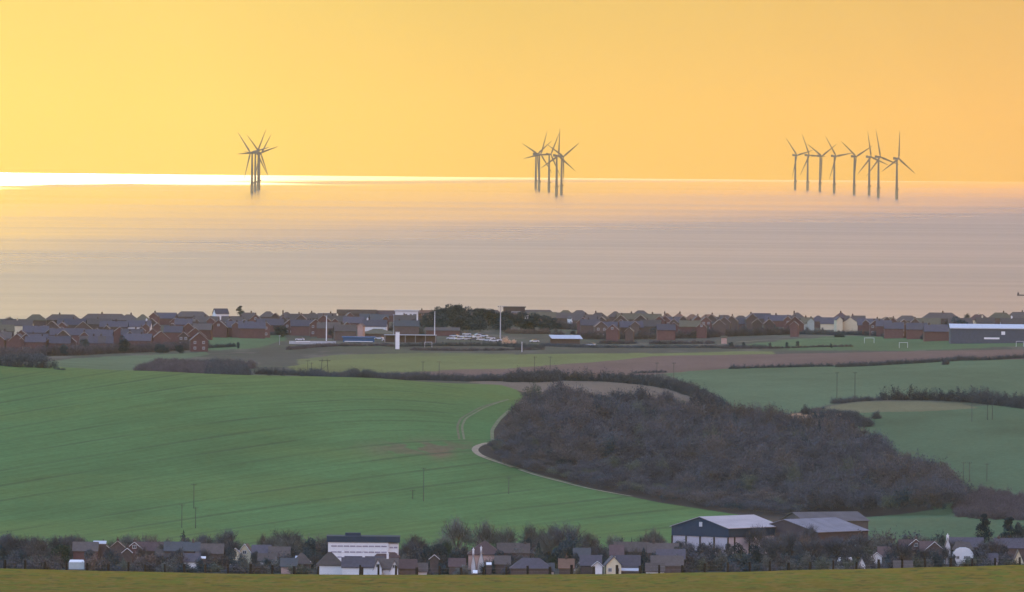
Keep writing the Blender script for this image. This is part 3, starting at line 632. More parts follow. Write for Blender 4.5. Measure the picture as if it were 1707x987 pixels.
for i, (poly, h, tone, lab) in enumerate([
   ([(225, 622), (262, 610), (300, 603), (345, 596), (400, 599), (486, 600), (490, 606), (430, 612), (360, 626), (300, 626)], 3.6, 'scrub', 'red-brown scrub patch beyond the crest of the crop field'),
   ([(345, 628), (352, 606), (400, 608), (412, 628)], 4.2, 'hedge', 'dark thicket standing in front of the red-brown scrub patch'),
   ([(1592, 862), (1596, 836), (1640, 822), (1720, 838), (1720, 868), (1640, 866)], 3.8, 'scrub', 'brownish scrub at the foot of the right-hand pasture')]):
    p_ = filled(poly, 3.4, 3150 if i == 2 else 4005, 4400, rng); n_ = len(p_)
    thicket('scrub', p_, rng.uniform(0.6, 1.1, n_) * h, rng.uniform(3.5, 5.5, n_), np.array(TONES[tone])[None, :] * rng.uniform(0.75, 1.2, n_)[:, None], 'bush', 650, lab, 'scrub', 'stuff', 20 + i)
    print('scrub', n_)

# track along the wood's edge: two ruts and a grassy crown as one ribbon on the ground
def ribbon(name, path_px, width, mat, lift=0.12, lo=3100, hi=5900, kind='structure'):
    P0 = [at(x, y, lo, hi)[:2] for x, y in path_px]; pts_ = []
    for a, b in zip(P0[:-1], P0[1:]):
        k = max(2, int(np.linalg.norm(b - a) / 3))
        for t in np.linspace(0, 1, k, endpoint=False): pts_.append(a * (1 - t) + b * t)
    pts_.append(P0[-1]); pts_ = np.array(pts_); pts_ = np.stack([np.convolve(np.pad(pts_[:, i], 3, 'edge'), np.ones(7) / 7, 'valid') for i in (0, 1)], 1)
    d = np.gradient(pts_, axis=0); d /= np.linalg.norm(d, axis=1)[:, None] + 1e-9; nrm = np.stack([-d[:, 1], d[:, 0]], 1)
    k = 5; V = []
    for j in range(k):
        q_ = pts_ + nrm * (width * (j / (k - 1) - 0.5)); V.append(np.stack([q_[:, 0], q_[:, 1], ground(q_[:, 0], q_[:, 1]) + lift], -1))
    V = np.stack(V, 1).reshape(-1, 3); ii = np.arange(len(pts_) * k).reshape(-1, k)
    qs = np.stack([ii[:-1, :-1], ii[1:, :-1], ii[1:, 1:], ii[:-1, 1:]], -1).reshape(-1, 4)
    return tag(link_mesh(name, np_mesh(name, V, qs, 4, True), mat), kind=kind)
CHALK = mat_simple('chalky_track', (0.25, 0.195, 0.14), var=0.25, scale=0.3)
RUT = mat_simple('worn_grass', (0.12, 0.13, 0.07), var=0.25, scale=0.3)
RUT2 = mat_simple('faint_chalk_track', (0.19, 0.17, 0.12), var=0.3, scale=0.2)
ribbon('track', TRACK[2:], 2.2, CHALK); ribbon('track', [(1060, 829), (1000, 818.5), (930, 802), (895, 793.5), (862, 782)], 1.4, RUT2)
ribbon('track', [(806, 762), (822, 768), (860, 780), (905, 795), (960, 808)], 1.0, RUT, 0.2)
ribbon('track', [(821, 738), (820, 718), (832, 700), (850, 684)], 1.2, RUT)
for dx in (0, 8): ribbon('wheel_marks', [(766 + dx, 734), (762 + dx, 712), (768 + dx, 698), (800 + dx, 680), (850, 666)], 0.8, RUT)
ribbon('path', [(1225, 571), (1260, 568.5), (1300, 566.5), (1360, 565.5), (1420, 564)], 2.0, CHALK, 0.15, 4700)

# ================================================================== buildings
BRICK = mat_simple('red_brick', (0.135, 0.072, 0.072), var=0.16, scale=1.5)
BRICK2 = mat_simple('brown_brick', (0.105, 0.078, 0.075), var=0.16, scale=1.5)
CREAM = mat_simple('cream_render', (0.62, 0.54, 0.38), var=0.06); WHITE = mat_simple('white_render', (0.72, 0.70, 0.70), var=0.06)
PINKR = mat_simple('pink_render', (0.45, 0.30, 0.26), var=0.08); GREENR = mat_simple('pale_green_render', (0.36, 0.40, 0.36), var=0.06)
SLATE = mat_simple('slate_roof', (0.082, 0.074, 0.090), var=0.16, scale=1.2); TILEB = mat_simple('brown_tile_roof', (0.095, 0.077, 0.072), var=0.18, scale=1.2)
TILET = mat_simple('mossy_tile_roof', (0.125, 0.108, 0.075), var=0.18, scale=1.2); TILEO = mat_simple('orange_tile_roof', (0.19, 0.112, 0.08), var=0.15, scale=1.2)
TILER = mat_simple('red_tile_roof', (0.10, 0.065, 0.066), var=0.16, scale=1.2); GREYR = mat_simple('grey_roof', (0.075, 0.08, 0.088), var=0.12, scale=1.2)
TRIM = mat_simple('bargeboard_paint', (0.50, 0.42, 0.36), var=0.08); TRIMW = mat_simple('white_paint', (0.78, 0.76, 0.76), var=0.04)
GLASS = mat_simple('window_glass', (0.05, 0.06, 0.075), rough=0.15, spec=0.6, var=0.3); FRAME = mat_simple('window_frame', (0.52, 0.50, 0.50), var=0.05)
STEELW = mat_simple('pale_sheet_roof', (0.52, 0.52, 0.56), var=0.08, scale=0.6); CLAD = mat_simple('dark_cladding', (0.028, 0.05, 0.085), var=0.1)
CLADB = mat_simple('bluegrey_cladding', (0.085, 0.095, 0.125), var=0.1); BLUE = mat_simple('blue_cladding', (0.05, 0.12, 0.24), var=0.1)
CONC = mat_simple('concrete', (0.42, 0.42, 0.44), var=0.08); STEEL = mat_simple('galvanised_steel', (0.40, 0.40, 0.42), rough=0.6, var=0.05); WOODP = mat_simple('weathered_wood', (0.035, 0.028, 0.022), var=0.25, scale=6)
WALLS = {'red': BRICK, 'brown': BRICK2, 'cream': CREAM, 'white': WHITE, 'pink': PINKR, 'green': GREENR, 'conc': CONC}
ROOFS = {'slate': SLATE, 'brown': TILEB, 'moss': TILET, 'orange': TILEO, 'redt': TILER, 'grey': GREYR, 'pale': STEELW}

def window_part(parent, c, w, h, out, proud=0.06):
    """a window in a wall: glass panel with a frame child; out = unit outward direction (local)"""
    rz = math.atan2(out[1], out[0]) + math.pi / 2
    b = MB(); b.box(c, (w, 0.05 + proud, h), rz); win = b.build('window', GLASS, parent)
    f = MB(); ct, st = math.cos(rz), math.sin(rz); ox, oy = out[0] * 0.05, out[1] * 0.05; t = 0.14
    for (du, dz, a, e) in ((0, h / 2, w + t, t), (0, -h / 2, w + t, t), (-w / 2, 0, t, h), (w / 2, 0, t, h), (0, 0, t * 0.7, h)):
        f.box((c[0] + ct * du + ox, c[1] + st * du + oy, c[2] + dz), (a, 0.05 + proud, e if e != h else h - t), rz)
    f.build('frame', FRAME, win); return win

def house_parts(o, w, L, hr, he, wall, roof, rtype='gable', trim=None, wins='', chim=(), steep=None):
    """ridge along local y; the end at -y faces the camera when the yaw is 0"""
    a, b = w / 2, L / 2; m = MB(); g = 0.0
    m.add([(-a, -b, -1.5), (a, -b, -1.5), (a, b, -1.5), (-a, b, -1.5), (-a, -b, he), (a, -b, he), (a, b, he), (-a, b, he)],
          [(0, 1, 5, 4), (1, 2, 6, 5), (2, 3, 7, 6), (3, 0, 4, 7), (4, 5, 6, 7)])
    if rtype == 'gable':
        m.add([(-a, -b, he), (a, -b, he), (0, -b, hr - 0.12), (-a, b, he), (a, b, he), (0, b, hr - 0.12)], [(0, 1, 2), (4, 3, 5)])
    if not chim and 4.3 < he < 6 and rtype == 'gable' and L > w: chim = ((0, (L * 0.31) * (1 if int(L * 10) % 2 else -1), 0.8, 0.65),)
    m.build('wall', WALLS.get(wall, None) or wall, o)
    r = MB(); ov = 0.35; th = 0.18; k = (hr - he) / a; ae = a + ov; ze = he - k * ov
    if rtype == 'gable':
        be = b + 0.3
        for s in (-1, 1):
            v = [(0, -be, hr), (0, be, hr), (s * ae, be, ze), (s * ae, -be, ze), (0, -be, hr - th), (0, be, hr - th), (s * ae, be, ze - th), (s * ae, -be, ze - th)]
            f = [(0, 1, 2, 3), (7, 6, 5, 4), (3, 2, 6, 7), (0, 3, 7, 4), (2, 1, 5, 6)]
            r.add(v, f if s < 0 else [tuple(reversed(x)) for x in f])
    else:
        be = b + ov; rb = max(b - a * 0.9, 0.4) if rtype == 'hip' else b - a * 0.35
        v = [(-ae, -be, ze), (ae, -be, ze), (ae, be, ze), (-ae, be, ze), (0, -rb, hr), (0, rb, hr), (-ae, -be, ze - th), (ae, -be, ze - th), (ae, be, ze - th), (-ae, be, ze - th)]
        r.add(v, [(0, 1, 4), (1, 2, 5, 4), (2, 3, 5), (3, 0, 4, 5), (0, 6, 7, 1), (1, 7, 8, 2), (2, 8, 9, 3), (3, 9, 6, 0), (6, 9, 8, 7)])
    ro = r.build('roof', ROOFS.get(roof, None) or roof, o)
    if trim is not None and rtype == 'gable':
        t = MB()
        for e in (-1,):
            for s in (-1, 1): t.bar((0, e * (b + 0.36), hr + 0.05), (s * (ae + 0.05), e * (b + 0.36), ze), 0.10, 0.36, up=(0, 1, 0))
        t.build('bargeboard', trim, o)
    for (cx, cy_, ch, cw) in chim:
        c = MB(); c.box((cx, cy_, hr + ch / 2 - 0.9), (cw, cw, ch + 1.2)); c.box((cx, cy_, hr + ch - 0.25), (cw + 0.16, cw + 0.16, 0.18)); c.tube((cx, cy_, hr + ch - 0.2), (cx, cy_, hr + ch + 0.25), 0.13, 0.11, 6)
        c.build('chimney', WALLS.get(wall) if wall in ('white', 'cream') else BRICK2, ro)
    if 'f' in wins:     # end wall
        zz = [he * 0.30, he * 0.78] if he > 4 else [he * 0.55]
        for z in zz:
            for x in ((-w * 0.25, w * 0.25) if w > 4 else (0,)): window_part(o, (x, -b - 0.03, z), 0.95, 1.0, (0, -1))
    if 'a' in wins: window_part(o, (0, -b - 0.03, he + (hr - he) * 0.25), 1.0, 0.9, (0, -1))
    if 's' in wins:     # the side that faces the camera when the yaw is +90
        nwin = max(2, int(L / 3.0)); zz = [he * 0.28, he * 0.76] if he > 4 else [he * 0.55]
        for z in zz:
            for i in range(nwin): window_part(o, (-a - 0.03, -b + L * (i + 0.5) / nwin, z), 1.15, 1.1, (-1, 0))
    return ro
HOUSES = []
def house(x, yr, wpx, kind, wall, roof, hr=8.2, he=None, lo=4720, hi=5860, yaw=0.0, L=None, trim=None, wins='', chim=(), label=None, desc=None, name='house', group=None, rtype=None, cat='house', D=None, far=False):
    """x, yr: pixel of the ridge's middle (or gable's top); wpx: width in the picture, in pixels"""
    if D is None: X, Y, z, s = solve(x, yr, hr, lo, hi, far)
    else: p = ray(x, yr, D); X, Y, s = p[0], D, F / D; z = p[2] - hr
    o = empty(name, (X, Y, z)); wm = wpx / s
    if kind == 'g': w, Ln, ry = wm, L or 9.0, yaw; he = he if he is not None else hr - min(w * 0.42, hr * 0.45); rt = 'gable'
    else: w, Ln, ry = L or 7.5, wm, yaw - 90; he = he if he is not None else hr - (w * 0.36); rt = 'gable' if kind == 's' else 'hip'
    if kind == 'g': # the apex of the near gable sits at the given pixel: push the house back behind it
        o.location = (X, Y + Ln / 2 * math.cos(math.radians(ry)), z)
    o.rotation_euler = (0, 0, math.radians(ry))
    house_parts(o, w, Ln, hr, he, wall, roof, rtype or rt, trim, wins, chim)
    tag(o, label, cat, group); HOUSES.append((x, yr, o, desc, label)); return o

# ---- the coastal town: houses with a gable towards us, houses with a long side, hipped roofs
R_ = random.Random(5)
TR = dict(trim=TRIM)
G = [  # x, ridge row, width, wall, windows, roof
 (-3, 565, 22, 'red', '', 'slate'), (36, 550, 32, 'red', '', 'slate'), (30, 560, 25, 'red', '', 'slate'), (42, 566, 19, 'red', '', 'brown'), (87, 535, 32, 'brown', '', 'brown'), (104, 537, 14, 'red', '', 'slate'),
 (138, 536, 34, 'brown', '', 'moss'), (86, 547, 15, 'brown', '', 'moss'), (83, 565, 15, 'red', '', 'slate'), (119, 563, 15, 'red', '', 'slate'), (199, 545, 36, 'red', '', 'slate'), (178, 543, 9, 'brown', '', 'brown'),
 (267, 552, 29, 'red', '', 'slate'), (254, 548, 30, 'red', '', 'moss'), (325, 546.5, 35, 'red', '', 'brown'), (331, 554.5, 29, 'red', 'f', 'slate'), (299, 546, 12, 'red', 'f', 'brown'),
 (257, 521, 14, 'red', '', 'slate'), (293, 530, 15, 'red', 'f', 'slate'), (323, 529, 15, 'brown', 'a', 'slate'), (365, 533, 28, 'red', 'a', 'slate'), (383, 531, 15, 'red', '', 'slate'),
 (426, 524, 22, 'red', 'a', 'slate'), (459, 522, 11, 'brown', '', 'brown'), (481.5, 533, 15, 'red', '', 'slate'), (525.5, 532, 18, 'red', 'f', 'slate'), (558, 531, 10, 'red', '', 'brown'), (582, 521, 12, 'red', '', 'brown'),
 (602, 539, 9, 'pink', '', 'redt'), (643, 527, 9, 'red', '', 'slate'), (1004, 528, 14, 'brown', '', 'moss'), (1036, 525, 24, 'brown', '', 'moss'), (1069, 525, 31, 'brown', '', 'moss'), (1100, 527, 17, 'red', '', 'brown'),
 (1140, 527, 10, 'brown', '', 'moss'), (1176, 528, 16, 'red', '', 'brown'), (1170, 538, 16, 'red', 'a', 'moss'), (1123.5, 537, 13, 'red', '', 'slate'), (1022, 541, 20, 'red', 'a', 'redt'), (1050, 546, 13, 'brown', '', 'moss'),
 (1253, 523, 20, 'brown', '', 'slate'), (1326, 527.5, 29, 'red', '', 'redt'), (1458, 534, 15, 'red', 'f', 'slate'), (1510, 540, 15, 'red', 'f', 'slate')]
for (xa, xb, ya, yb, cnt) in ((5, 330, 529, 555, 22), (335, 620, 524, 537, 16), (960, 1330, 523, 536, 22), (1430, 1590, 526, 535, 8)):
    for _ in range(cnt):
        gx, gy = R_.uniform(xa, xb), R_.uniform(ya, yb)
        if all(abs(gx - q[0]) > 7 or abs(gy - q[1]) > 4 for q in G): G.append((round(gx, 1), round(gy, 1), R_.choice([11, 13, 16, 20]), R_.choice(['red', 'brown', 'brown', 'red']), '', R_.choice(['slate', 'brown', 'brown', 'moss', 'redt'])))
for (x, yr, wp, wl, wn, rf) in G:
    nm = {'red': 'red brick', 'brown': 'brown brick', 'pink': 'pink rendered'}[wl]
    big = 'wide' if wp >= 28 else ('narrow' if wp <= 14 else 'mid-sized')
    house(x, yr, wp, 'g', wl, rf, hr=8.4 if wp > 16 else (7.4 if yr < 540 else 6.6), L=R_.uniform(7, 10), yaw=R_.uniform(-6, 6), wins=wn or ('f' if R_.random() < 0.15 else ''), desc=f"{big} {nm} house, pale-edged gable facing us", group='gable-fronted houses in the coastal town', **TR)
S = [  # long sides: x, row, width, wall, roof, windows, type
 (60, 524, 34, 'brown', 'moss', '', 'h'), (105, 524, 58, 'brown', 'brown', '', 'h'), (175, 523, 80, 'brown', 'brown', '', 'h'), (30, 533, 50, 'cream', 'brown', 's', 's'), (120, 531, 46, 'brown', 'slate', '', 's'), (165, 531, 44, 'brown', 'brown', '', 's'), (190, 535, 46, 'brown', 'slate', '', 's'),
 (5, 541, 36, 'brown', 'moss', '', 's'), (60, 543, 42, 'brown', 'slate', '', 's'), (112, 547, 58, 'red', 'slate', 's', 's'), (165, 549, 46, 'red', 'slate', '', 's'), (5, 553, 30, 'red', 'brown', '', 's'), (62, 556, 36, 'red', 'slate', 's', 's'), (100, 560, 34, 'red', 'slate', 's', 's'), (60, 568, 34, 'red', 'slate', 's', 's'), (102, 571, 30, 'red', 'slate', 's', 's'),
 (155, 560, 42, 'red', 'brown', '', 's'), (168, 566, 40, 'red', 'slate', 's', 's'), (220, 548, 36, 'red', 'slate', '', 's'), (230, 556, 46, 'red', 'slate', 's', 's'),
 (215, 524, 32, 'brown', 'brown', '', 'h'), (238, 524, 28, 'brown', 'moss', '', 'h'), (232, 534, 40, 'white', 'slate', '', 's'), (275, 521, 38, 'red', 'slate', 's', 's'), (320, 519, 56, 'brown', 'brown', '', 'h'), (345, 527, 40, 'brown', 'brown', '', 's'), (306, 531, 28, 'red', 'slate', '', 's'), (395, 527, 50, 'brown', 'brown', '', 's'), (400, 535, 44, 'red', 'slate', 's', 's'),
 (338, 539, 30, 'red', 'brown', '', 's'), (290, 543, 30, 'red', 'slate', '', 's'), (415, 521, 40, 'brown', 'brown', '', 'h'), (447, 519, 28, 'brown', 'brown', '', 'h'), (478, 520, 26, 'brown', 'brown', '', 'h'), (500, 523, 40, 'brown', 'brown', '', 's'), (521, 521, 28, 'brown', 'brown', '', 'h'), (545, 522, 30, 'brown', 'brown', '', 's'),
 (450, 531, 44, 'red', 'slate', '', 's'), (505, 533, 40, 'red', 'slate', 's', 's'), (420, 537, 44, 'red', 'slate', 's', 's'), (560, 526, 40, 'brown', 'brown', '', 's'), (548, 537, 38, 'red', 'brown', '', 's'), (590, 528, 34, 'red', 'slate', '', 's'), (615, 523, 30, 'brown', 'grey', '', 's'), (632, 524, 30, 'red', 'grey', '', 's'), (575, 541, 36, 'brown', 'brown', '', 's'),
 (640, 514, 38, 'red', 'redt', '', 's'), (625, 533, 40, 'white', 'slate', 's', 's'), (675, 525, 36, 'brown', 'brown', '', 's'), (678, 534, 40, 'brown', 'grey', 's', 's'), (708, 516, 26, 'brown', 'orange', '', 's'),
 (818, 509, 44, 'brown', 'brown', '', 'h'), (780, 512, 50, 'cream', 'brown', '', 'h'), (895, 511, 64, 'white', 'brown', '', 'h'), (943, 511, 28, 'brown', 'moss', '', 'h'), (966, 513, 30, 'brown', 'brown', '', 'h'), (905, 520, 44, 'brown', 'moss', '', 's'), (945, 521, 34, 'brown', 'brown', '', 's'), (975, 524, 40, 'brown', 'brown', '', 's'), (998, 521, 34, 'brown', 'brown', '', 'h'),
 (985, 532, 34, 'brown', 'slate', '', 's'), (1026, 519, 26, 'brown', 'brown', '', 'h'), (1068, 514, 32, 'brown', 'brown', '', 'h'), (1048, 522, 40, 'brown', 'moss', '', 's'), (1085, 523, 34, 'brown', 'moss', '', 's'), (1112, 522, 24, 'brown', 'orange', '', 'h'), (1132, 522, 22, 'brown', 'orange', '', 'h'), (1154, 524, 26, 'brown', 'orange', '', 'h'), (1182, 524, 36, 'brown', 'orange', '', 'h'), (1208, 525, 36, 'brown', 'brown', '', 'h'),
 (1085, 533, 34, 'brown', 'brown', 's', 's'), (1121, 528, 34, 'red', 'slate', 's', 's'), (1052, 535, 38, 'brown', 'slate', '', 's'), (1150, 534, 34, 'red', 'moss', 's', 's'), (1110, 540, 30, 'red', 'slate', '', 's'), (1196, 528, 32, 'red', 'grey', 's', 's'), (1012, 536, 34, 'brown', 'slate', '', 's'), (1218, 530, 34, 'red', 'grey', 's', 's'), (1235, 526, 30, 'brown', 'brown', '', 'h'),
 (1246, 530, 28, 'red', 'slate', 's', 's'), (1269, 522, 30, 'brown', 'slate', '', 's'), (1297, 525, 42, 'red', 'slate', 's', 's'), (1329, 521, 26, 'brown', 'brown', '', 'h'), (1364, 526, 26, 'brown', 'slate', '', 'h'), (1345, 529, 20, 'green', 'moss', '', 's'), (1382, 529, 26, 'cream', 'slate', 's', 's'), (1402, 521, 24, 'brown', 'redt', '', 'h'), (1425, 526, 34, 'brown', 'brown', '', 's'),
 (1450, 531, 40, 'red', 'slate', '', 's'), (1474, 534, 26, 'red', 'slate', 's', 's'), (1490, 537, 32, 'red', 'slate', '', 's'), (1528, 538, 34, 'red', 'slate', 's', 's'), (1562, 541, 44, 'red', 'slate', 's', 's'), (1512, 526, 38, 'brown', 'brown', '', 'h'), (1480, 529, 36, 'brown', 'moss', '', 'h'), (1545, 530, 44, 'brown', 'moss', '', 's'), (1568, 521, 60, 'brown', 'brown', '', 'h'), (1600, 530, 40, 'brown', 'brown', '', 's'),
 (1632, 524, 34, 'cream', 'redt', '', 'h'), (1642, 529, 30, 'cream', 'brown', '', 's'), (1668, 521, 40, 'brown', 'moss', '', 'h'), (1700, 520, 46, 'brown', 'brown', '', 'h'), (1690, 530, 44, 'white', 'brown', '', 's'), (1725, 528, 40, 'brown', 'moss', '', 's')]
for (x, yr, wp, wl, rf, wn, tp) in S:
    rn = {'slate': 'slate', 'brown': 'brown tile', 'moss': 'mossy tile', 'orange': 'orange tile', 'redt': 'dark red tile', 'grey': 'grey'}[rf]
    sz = 'long' if wp >= 40 else 'short'
    h_ = 7.6 if yr > 530 else 6.2
    house(x, yr, wp, tp, wl, rf, hr=h_, L=R_.uniform(6.8, 8.2), yaw=R_.uniform(-7, 7), wins=wn, desc=f"{sz} {wl if wl != 'brown' else 'dull'} house, {'hipped ' if tp == 'h' else ''}{rn} roof", group='houses in the coastal town',
          chim=((0, R_.uniform(-2, 2), 0.9, 0.7),) if R_.random() < 0.45 else (), far=(yr < 526))
HOUSES_TOWN = list(HOUSES); HOUSES.clear()

# single buildings of the town
def special(x, yr, hr, name, label, cat, lo=4720, hi=5860, far=False):
    X, Y, z, s = solve(x, yr, hr, lo, hi, far); o = empty(name, (X, Y, z)); tag(o, label, cat); return o, s
house(1419, 528.5, 27, 'g', 'cream', 'slate', hr=7.6, he=4.9, L=11, yaw=-4, label='large cream rendered house with broad blank gable on the right of the town')
house(1398, 528, 10, 'g', 'cream', 'slate', hr=7.8, L=8, yaw=8, label='narrow cream gable joined to the left of the large cream house', wins='')
house(1352, 530, 11, 'g', 'green', 'moss', hr=6.6, L=8, label='pale green rendered house left of the cream houses')
house(368, 514, 22, 's', 'white', 'slate', hr=6.2, L=7, yaw=16, label='white house with dark roof standing up on the skyline left of the pine', far=True)
house(953, 527, 8, 'g', 'white', 'brown', hr=4.6, L=7, yaw=18, label='house with a small white gable right of the dark tree clump')
house(94, 577, 10, 's', 'white', 'grey', hr=3.2, he=2.7, L=4, label='small pale garage among the front row of red houses', name='garage', cat='garage')
house(229, 567.5, 26, 's', 'cream', 'pale', hr=3.4, he=3.0, L=6, wins='s', label='low cream bungalow with pale flat roof between two dark trees', name='bungalow', cat='bungalow')
def flat_block(x, yr, wpx, hr, depth, wall, roofm, name, label, cat, yaw=0, over=0.6, roof_t=0.5, wins=(), lo=4720, hi=5860, far=False):
    o, s = special(x, yr, hr, name, label, cat, lo, hi, far); w = wpx / s; o.rotation_euler = (0, 0, math.radians(yaw))
    b = MB(); b.box((0, 0, (hr - roof_t) / 2 - 0.75), (w, depth, hr - roof_t + 1.5)); b.build('wall', wall, o)
    r = MB(); r.box((0, 0, hr - roof_t / 2), (w + 2 * over, depth + 2 * over, roof_t)); r.build('roof', roofm, o)
    for (u, z, a, h) in wins: window_part(o, (u * w, -depth / 2 - 0.03, z), a, h, (0, -1))
    return o, w
flat_block(595, 510.5, 62, 6.5, 9, BRICK2, TILEB, 'school_building', 'long flat-roofed dark building on the skyline left of centre', 'school', over=0.8, roof_t=2.2, far=True)
flat_block(606, 517.5, 44, 4.0, 5, WHITE, TRIMW, 'flat_roofed_building', 'low building with bright white roof edge below the long dark skyline building', 'building', far=True)
flat_block(678, 517, 38, 7.0, 8, WHITE, CONC, 'white_building', 'white flat-roofed building with three dark windows left of the tree clump', 'building', wins=((-0.05, 4.0, 1.8, 2.2), (0.18, 4.0, 1.2, 2.2), (0.36, 4.0, 1.8, 2.2)), far=True)
flat_block(725, 508, 46, 4.6, 8, PINKR, TILEB, 'flat_roofed_building', 'cream skyline building under a thin dark overhanging roof', 'building', over=1.4, roof_t=0.4, far=True)
flat_block(857, 511, 36, 8.0, 9, BRICK2, SLATE, 'flat_roofed_building', 'dark boxy building on the skyline right of the tall mast', 'building', wins=((0.1, 5, 5, 0.7),), far=True)
o, w = flat_block(598, 561, 52, 2.6, 6, BLUE, BLUE, 'sports_pavilion', 'long low bright blue building left of the white tower', 'pavilion', lo=4500, hi=5300, wins=())
b = MB(); b.box((0, -3.2, 0.35), (w * 0.9, 0.2, 0.3)); b.build('kick_board', TRIMW, o)
house(630, 548, 52, 'h', 'brown', 'moss', hr=4.4, he=2.3, L=12, label='low pavilion with wide pale brown pyramid roof above the blue building', name='pavilion', cat='pavilion', lo=4800)
house(738, 545.5, 56, 's', 'red', 'brown', hr=4.2, he=2.8, L=7, label='long low red building below the dark tree clump', name='low_building', cat='building', lo=4800)
# pale-roofed shed
o, s = special(942, 558.8, 4.4, 'metal_shed', 'shed with pale metal roof and open front right of the car park', 'shed', 4600, 5300); w = 50 / s
b = MB(); b.box((0, 3, 0.8), (w, 6, 4.2)); b.box((-w / 2 + 0.3, -0.6, 1.0), (0.5, 0.8, 4.0)); b.box((w / 2 - 0.3, -0.6, 1.0), (0.5, 0.8, 4.0)); b.build('wall', BRICK2, o)
b = MB(); b.add([(-w / 2 - 0.6, 5.5, 4.4), (w / 2 + 0.0, 5.5, 4.4), (w / 2 + 1.3, -1.4, 2.9), (-w / 2 + 0.8, -1.4, 2.9), (-w / 2 - 0.6, 5.5, 4.2), (w / 2 + 0.0, 5.5, 4.2), (w / 2 + 1.3, -1.4, 2.7), (-w / 2 + 0.8, -1.4, 2.7)], [(3, 2, 1, 0), (4, 5, 6, 7), (3, 7, 6, 2), (0, 4, 7, 3), (2, 6, 5, 1), (1, 5, 4, 0)]); b.build('roof', STEELW, o)
# white tower
p = at(662.5, 582, 4400, 5300); o = empty('white_tower', tuple(p)); s = F / p[1]; tag(o, 'slim white tower standing on the grass left of centre', 'tower')
hT = 28 / s; b = MB(); b.box((0, 0, hT / 2 - 0.5), (6.6 / s, 2.0, hT + 1.0)); b.build('shaft', TRIMW, o); b = MB(); b.box((0, 0, hT + 0.12), (6.6 / s + 0.15, 2.15, 0.25)); b.build('cap', CONC, o)
# stand with long white roof edge
o, s = special(684, 558, 3.6, 'covered_stand', 'covered stand with long white roof edge behind the white tower', 'stand', 4500, 5300); w = 88 / s
b = MB(); b.box((0, 2.4, 3.45), (w, 5.2, 0.3)); b.build('roof', CONC, o); b = MB(); b.box((0, 4.4, 1.2), (w - 0.4, 0.25, 4.0)); b.build('back_wall', BRICK2, o)
for i in range(6): b = MB(); b.box((-w / 2 + 0.5 + (w - 1) * i / 5, 0.2, 1.1), (0.2, 0.2, 4.3)); b.build('post', CONC, o)
# blue-grey warehouse at the right edge
o, s = special(1660, 541, 8.5, 'warehouse', 'long blue-grey warehouse with pale roof at the right edge of the town', 'warehouse', 4500, 5400); w = 150 / s
b = MB(); b.box((0, 10, 2.6), (w, 20, 8.2)); b.build('wall', CLADB, o)
b = MB(); b.add([(-w / 2 - 0.5, -0.6, 6.9), (w / 2, -0.6, 6.9), (w / 2, 10, 8.5), (-w / 2 - 0.5, 10, 8.5), (w / 2, 20.5, 6.9), (-w / 2 - 0.5, 20.5, 6.9), (-w / 2 - 0.5, -0.6, 6.5), (w / 2, -0.6, 6.5)], [(0, 1, 2, 3), (3, 2, 4, 5), (6, 7, 1, 0)]); b.build('roof', STEELW, o)
for (dx, z, a, h, nm) in ((-26, 2.2, 7.0, 0.8, 'roller_door'), (-7, 4.6, 1.7, 1.5, 'window')):
    b = MB(); b.box((dx / s * 1.0 + w * 0.13, -0.05, z), (a, 0.12, h)); b.build(nm, TRIMW, o)
# low pale wall by the left mast, pale block on the right
p = at(521, 574, 4500, 5300); o = empty('low_wall', tuple(p)); s = F / p[1]; tag(o, 'long low pale boundary wall below the left mast', 'wall'); b = MB(); b.box((0, 0, 0.5), (78 / s, 0.5, 1.9)); b.build('wall', CONC, o); b = MB(); b.box((-16 / s, -0.4, 1.25), (24 / s, 0.3, 0.4)); b.build('coping', TRIMW, o)
house(1207, 560, 9, 's', 'pink', 'moss', hr=3.6, he=3.0, L=3, lo=4600, label='small pale pink hut below the right estate', name='hut', cat='hut')

# masts
def mast(x, yt, yb, r, label, head=False, m=STEEL, name='floodlight_mast'):
    p = at(x, yb, 4400, 5500); o = empty(name, tuple(p)); h = (yb - yt) / F * p[1]; tag(o, label, 'mast')
    b = MB(); b.tube((0, 0, -0.5), (0, 0, h), r, r * 0.55, 8); b.build('pole', m, o)
    if head:
        b = MB(); b.box((0, 0, h), (2.6, 0.5, 0.25)); b.box((0, 0, h - 0.9), (2.2, 0.5, 0.25)); b.build('crossbar', m, o)
        for dx in (-1.1, 0, 1.1): b = MB(); b.box((dx, -0.35, h + 0.35), (0.7, 0.4, 0.6)); b.build('lamp_head', STEEL, o)
    else:
        b = MB(); b.box((0, 0, h + 0.1), (0.8, 0.4, 0.3)); b.build('lamp_head', STEEL, o)
mast(544, 527, 568, 0.28, 'thin pale mast above the low pale wall, leftmost of the masts', m=TRIMW); mast(724.5, 520, 562, 0.24, 'thin white mast in front of the dark tree clump', m=TRIMW)
mast(834, 512, 566, 0.34, 'tallest grey mast with lamp bars in front of the dark tree clump', True); mast(656, 525, 565, 0.14, 'very thin grey mast just left of the white tower')
mast(870, 571, 587, 0.3, 'short pale pole below the car park'); mast(466+0, 560, 575, 0.1, 'short thin pole at the left of the low pale wall')
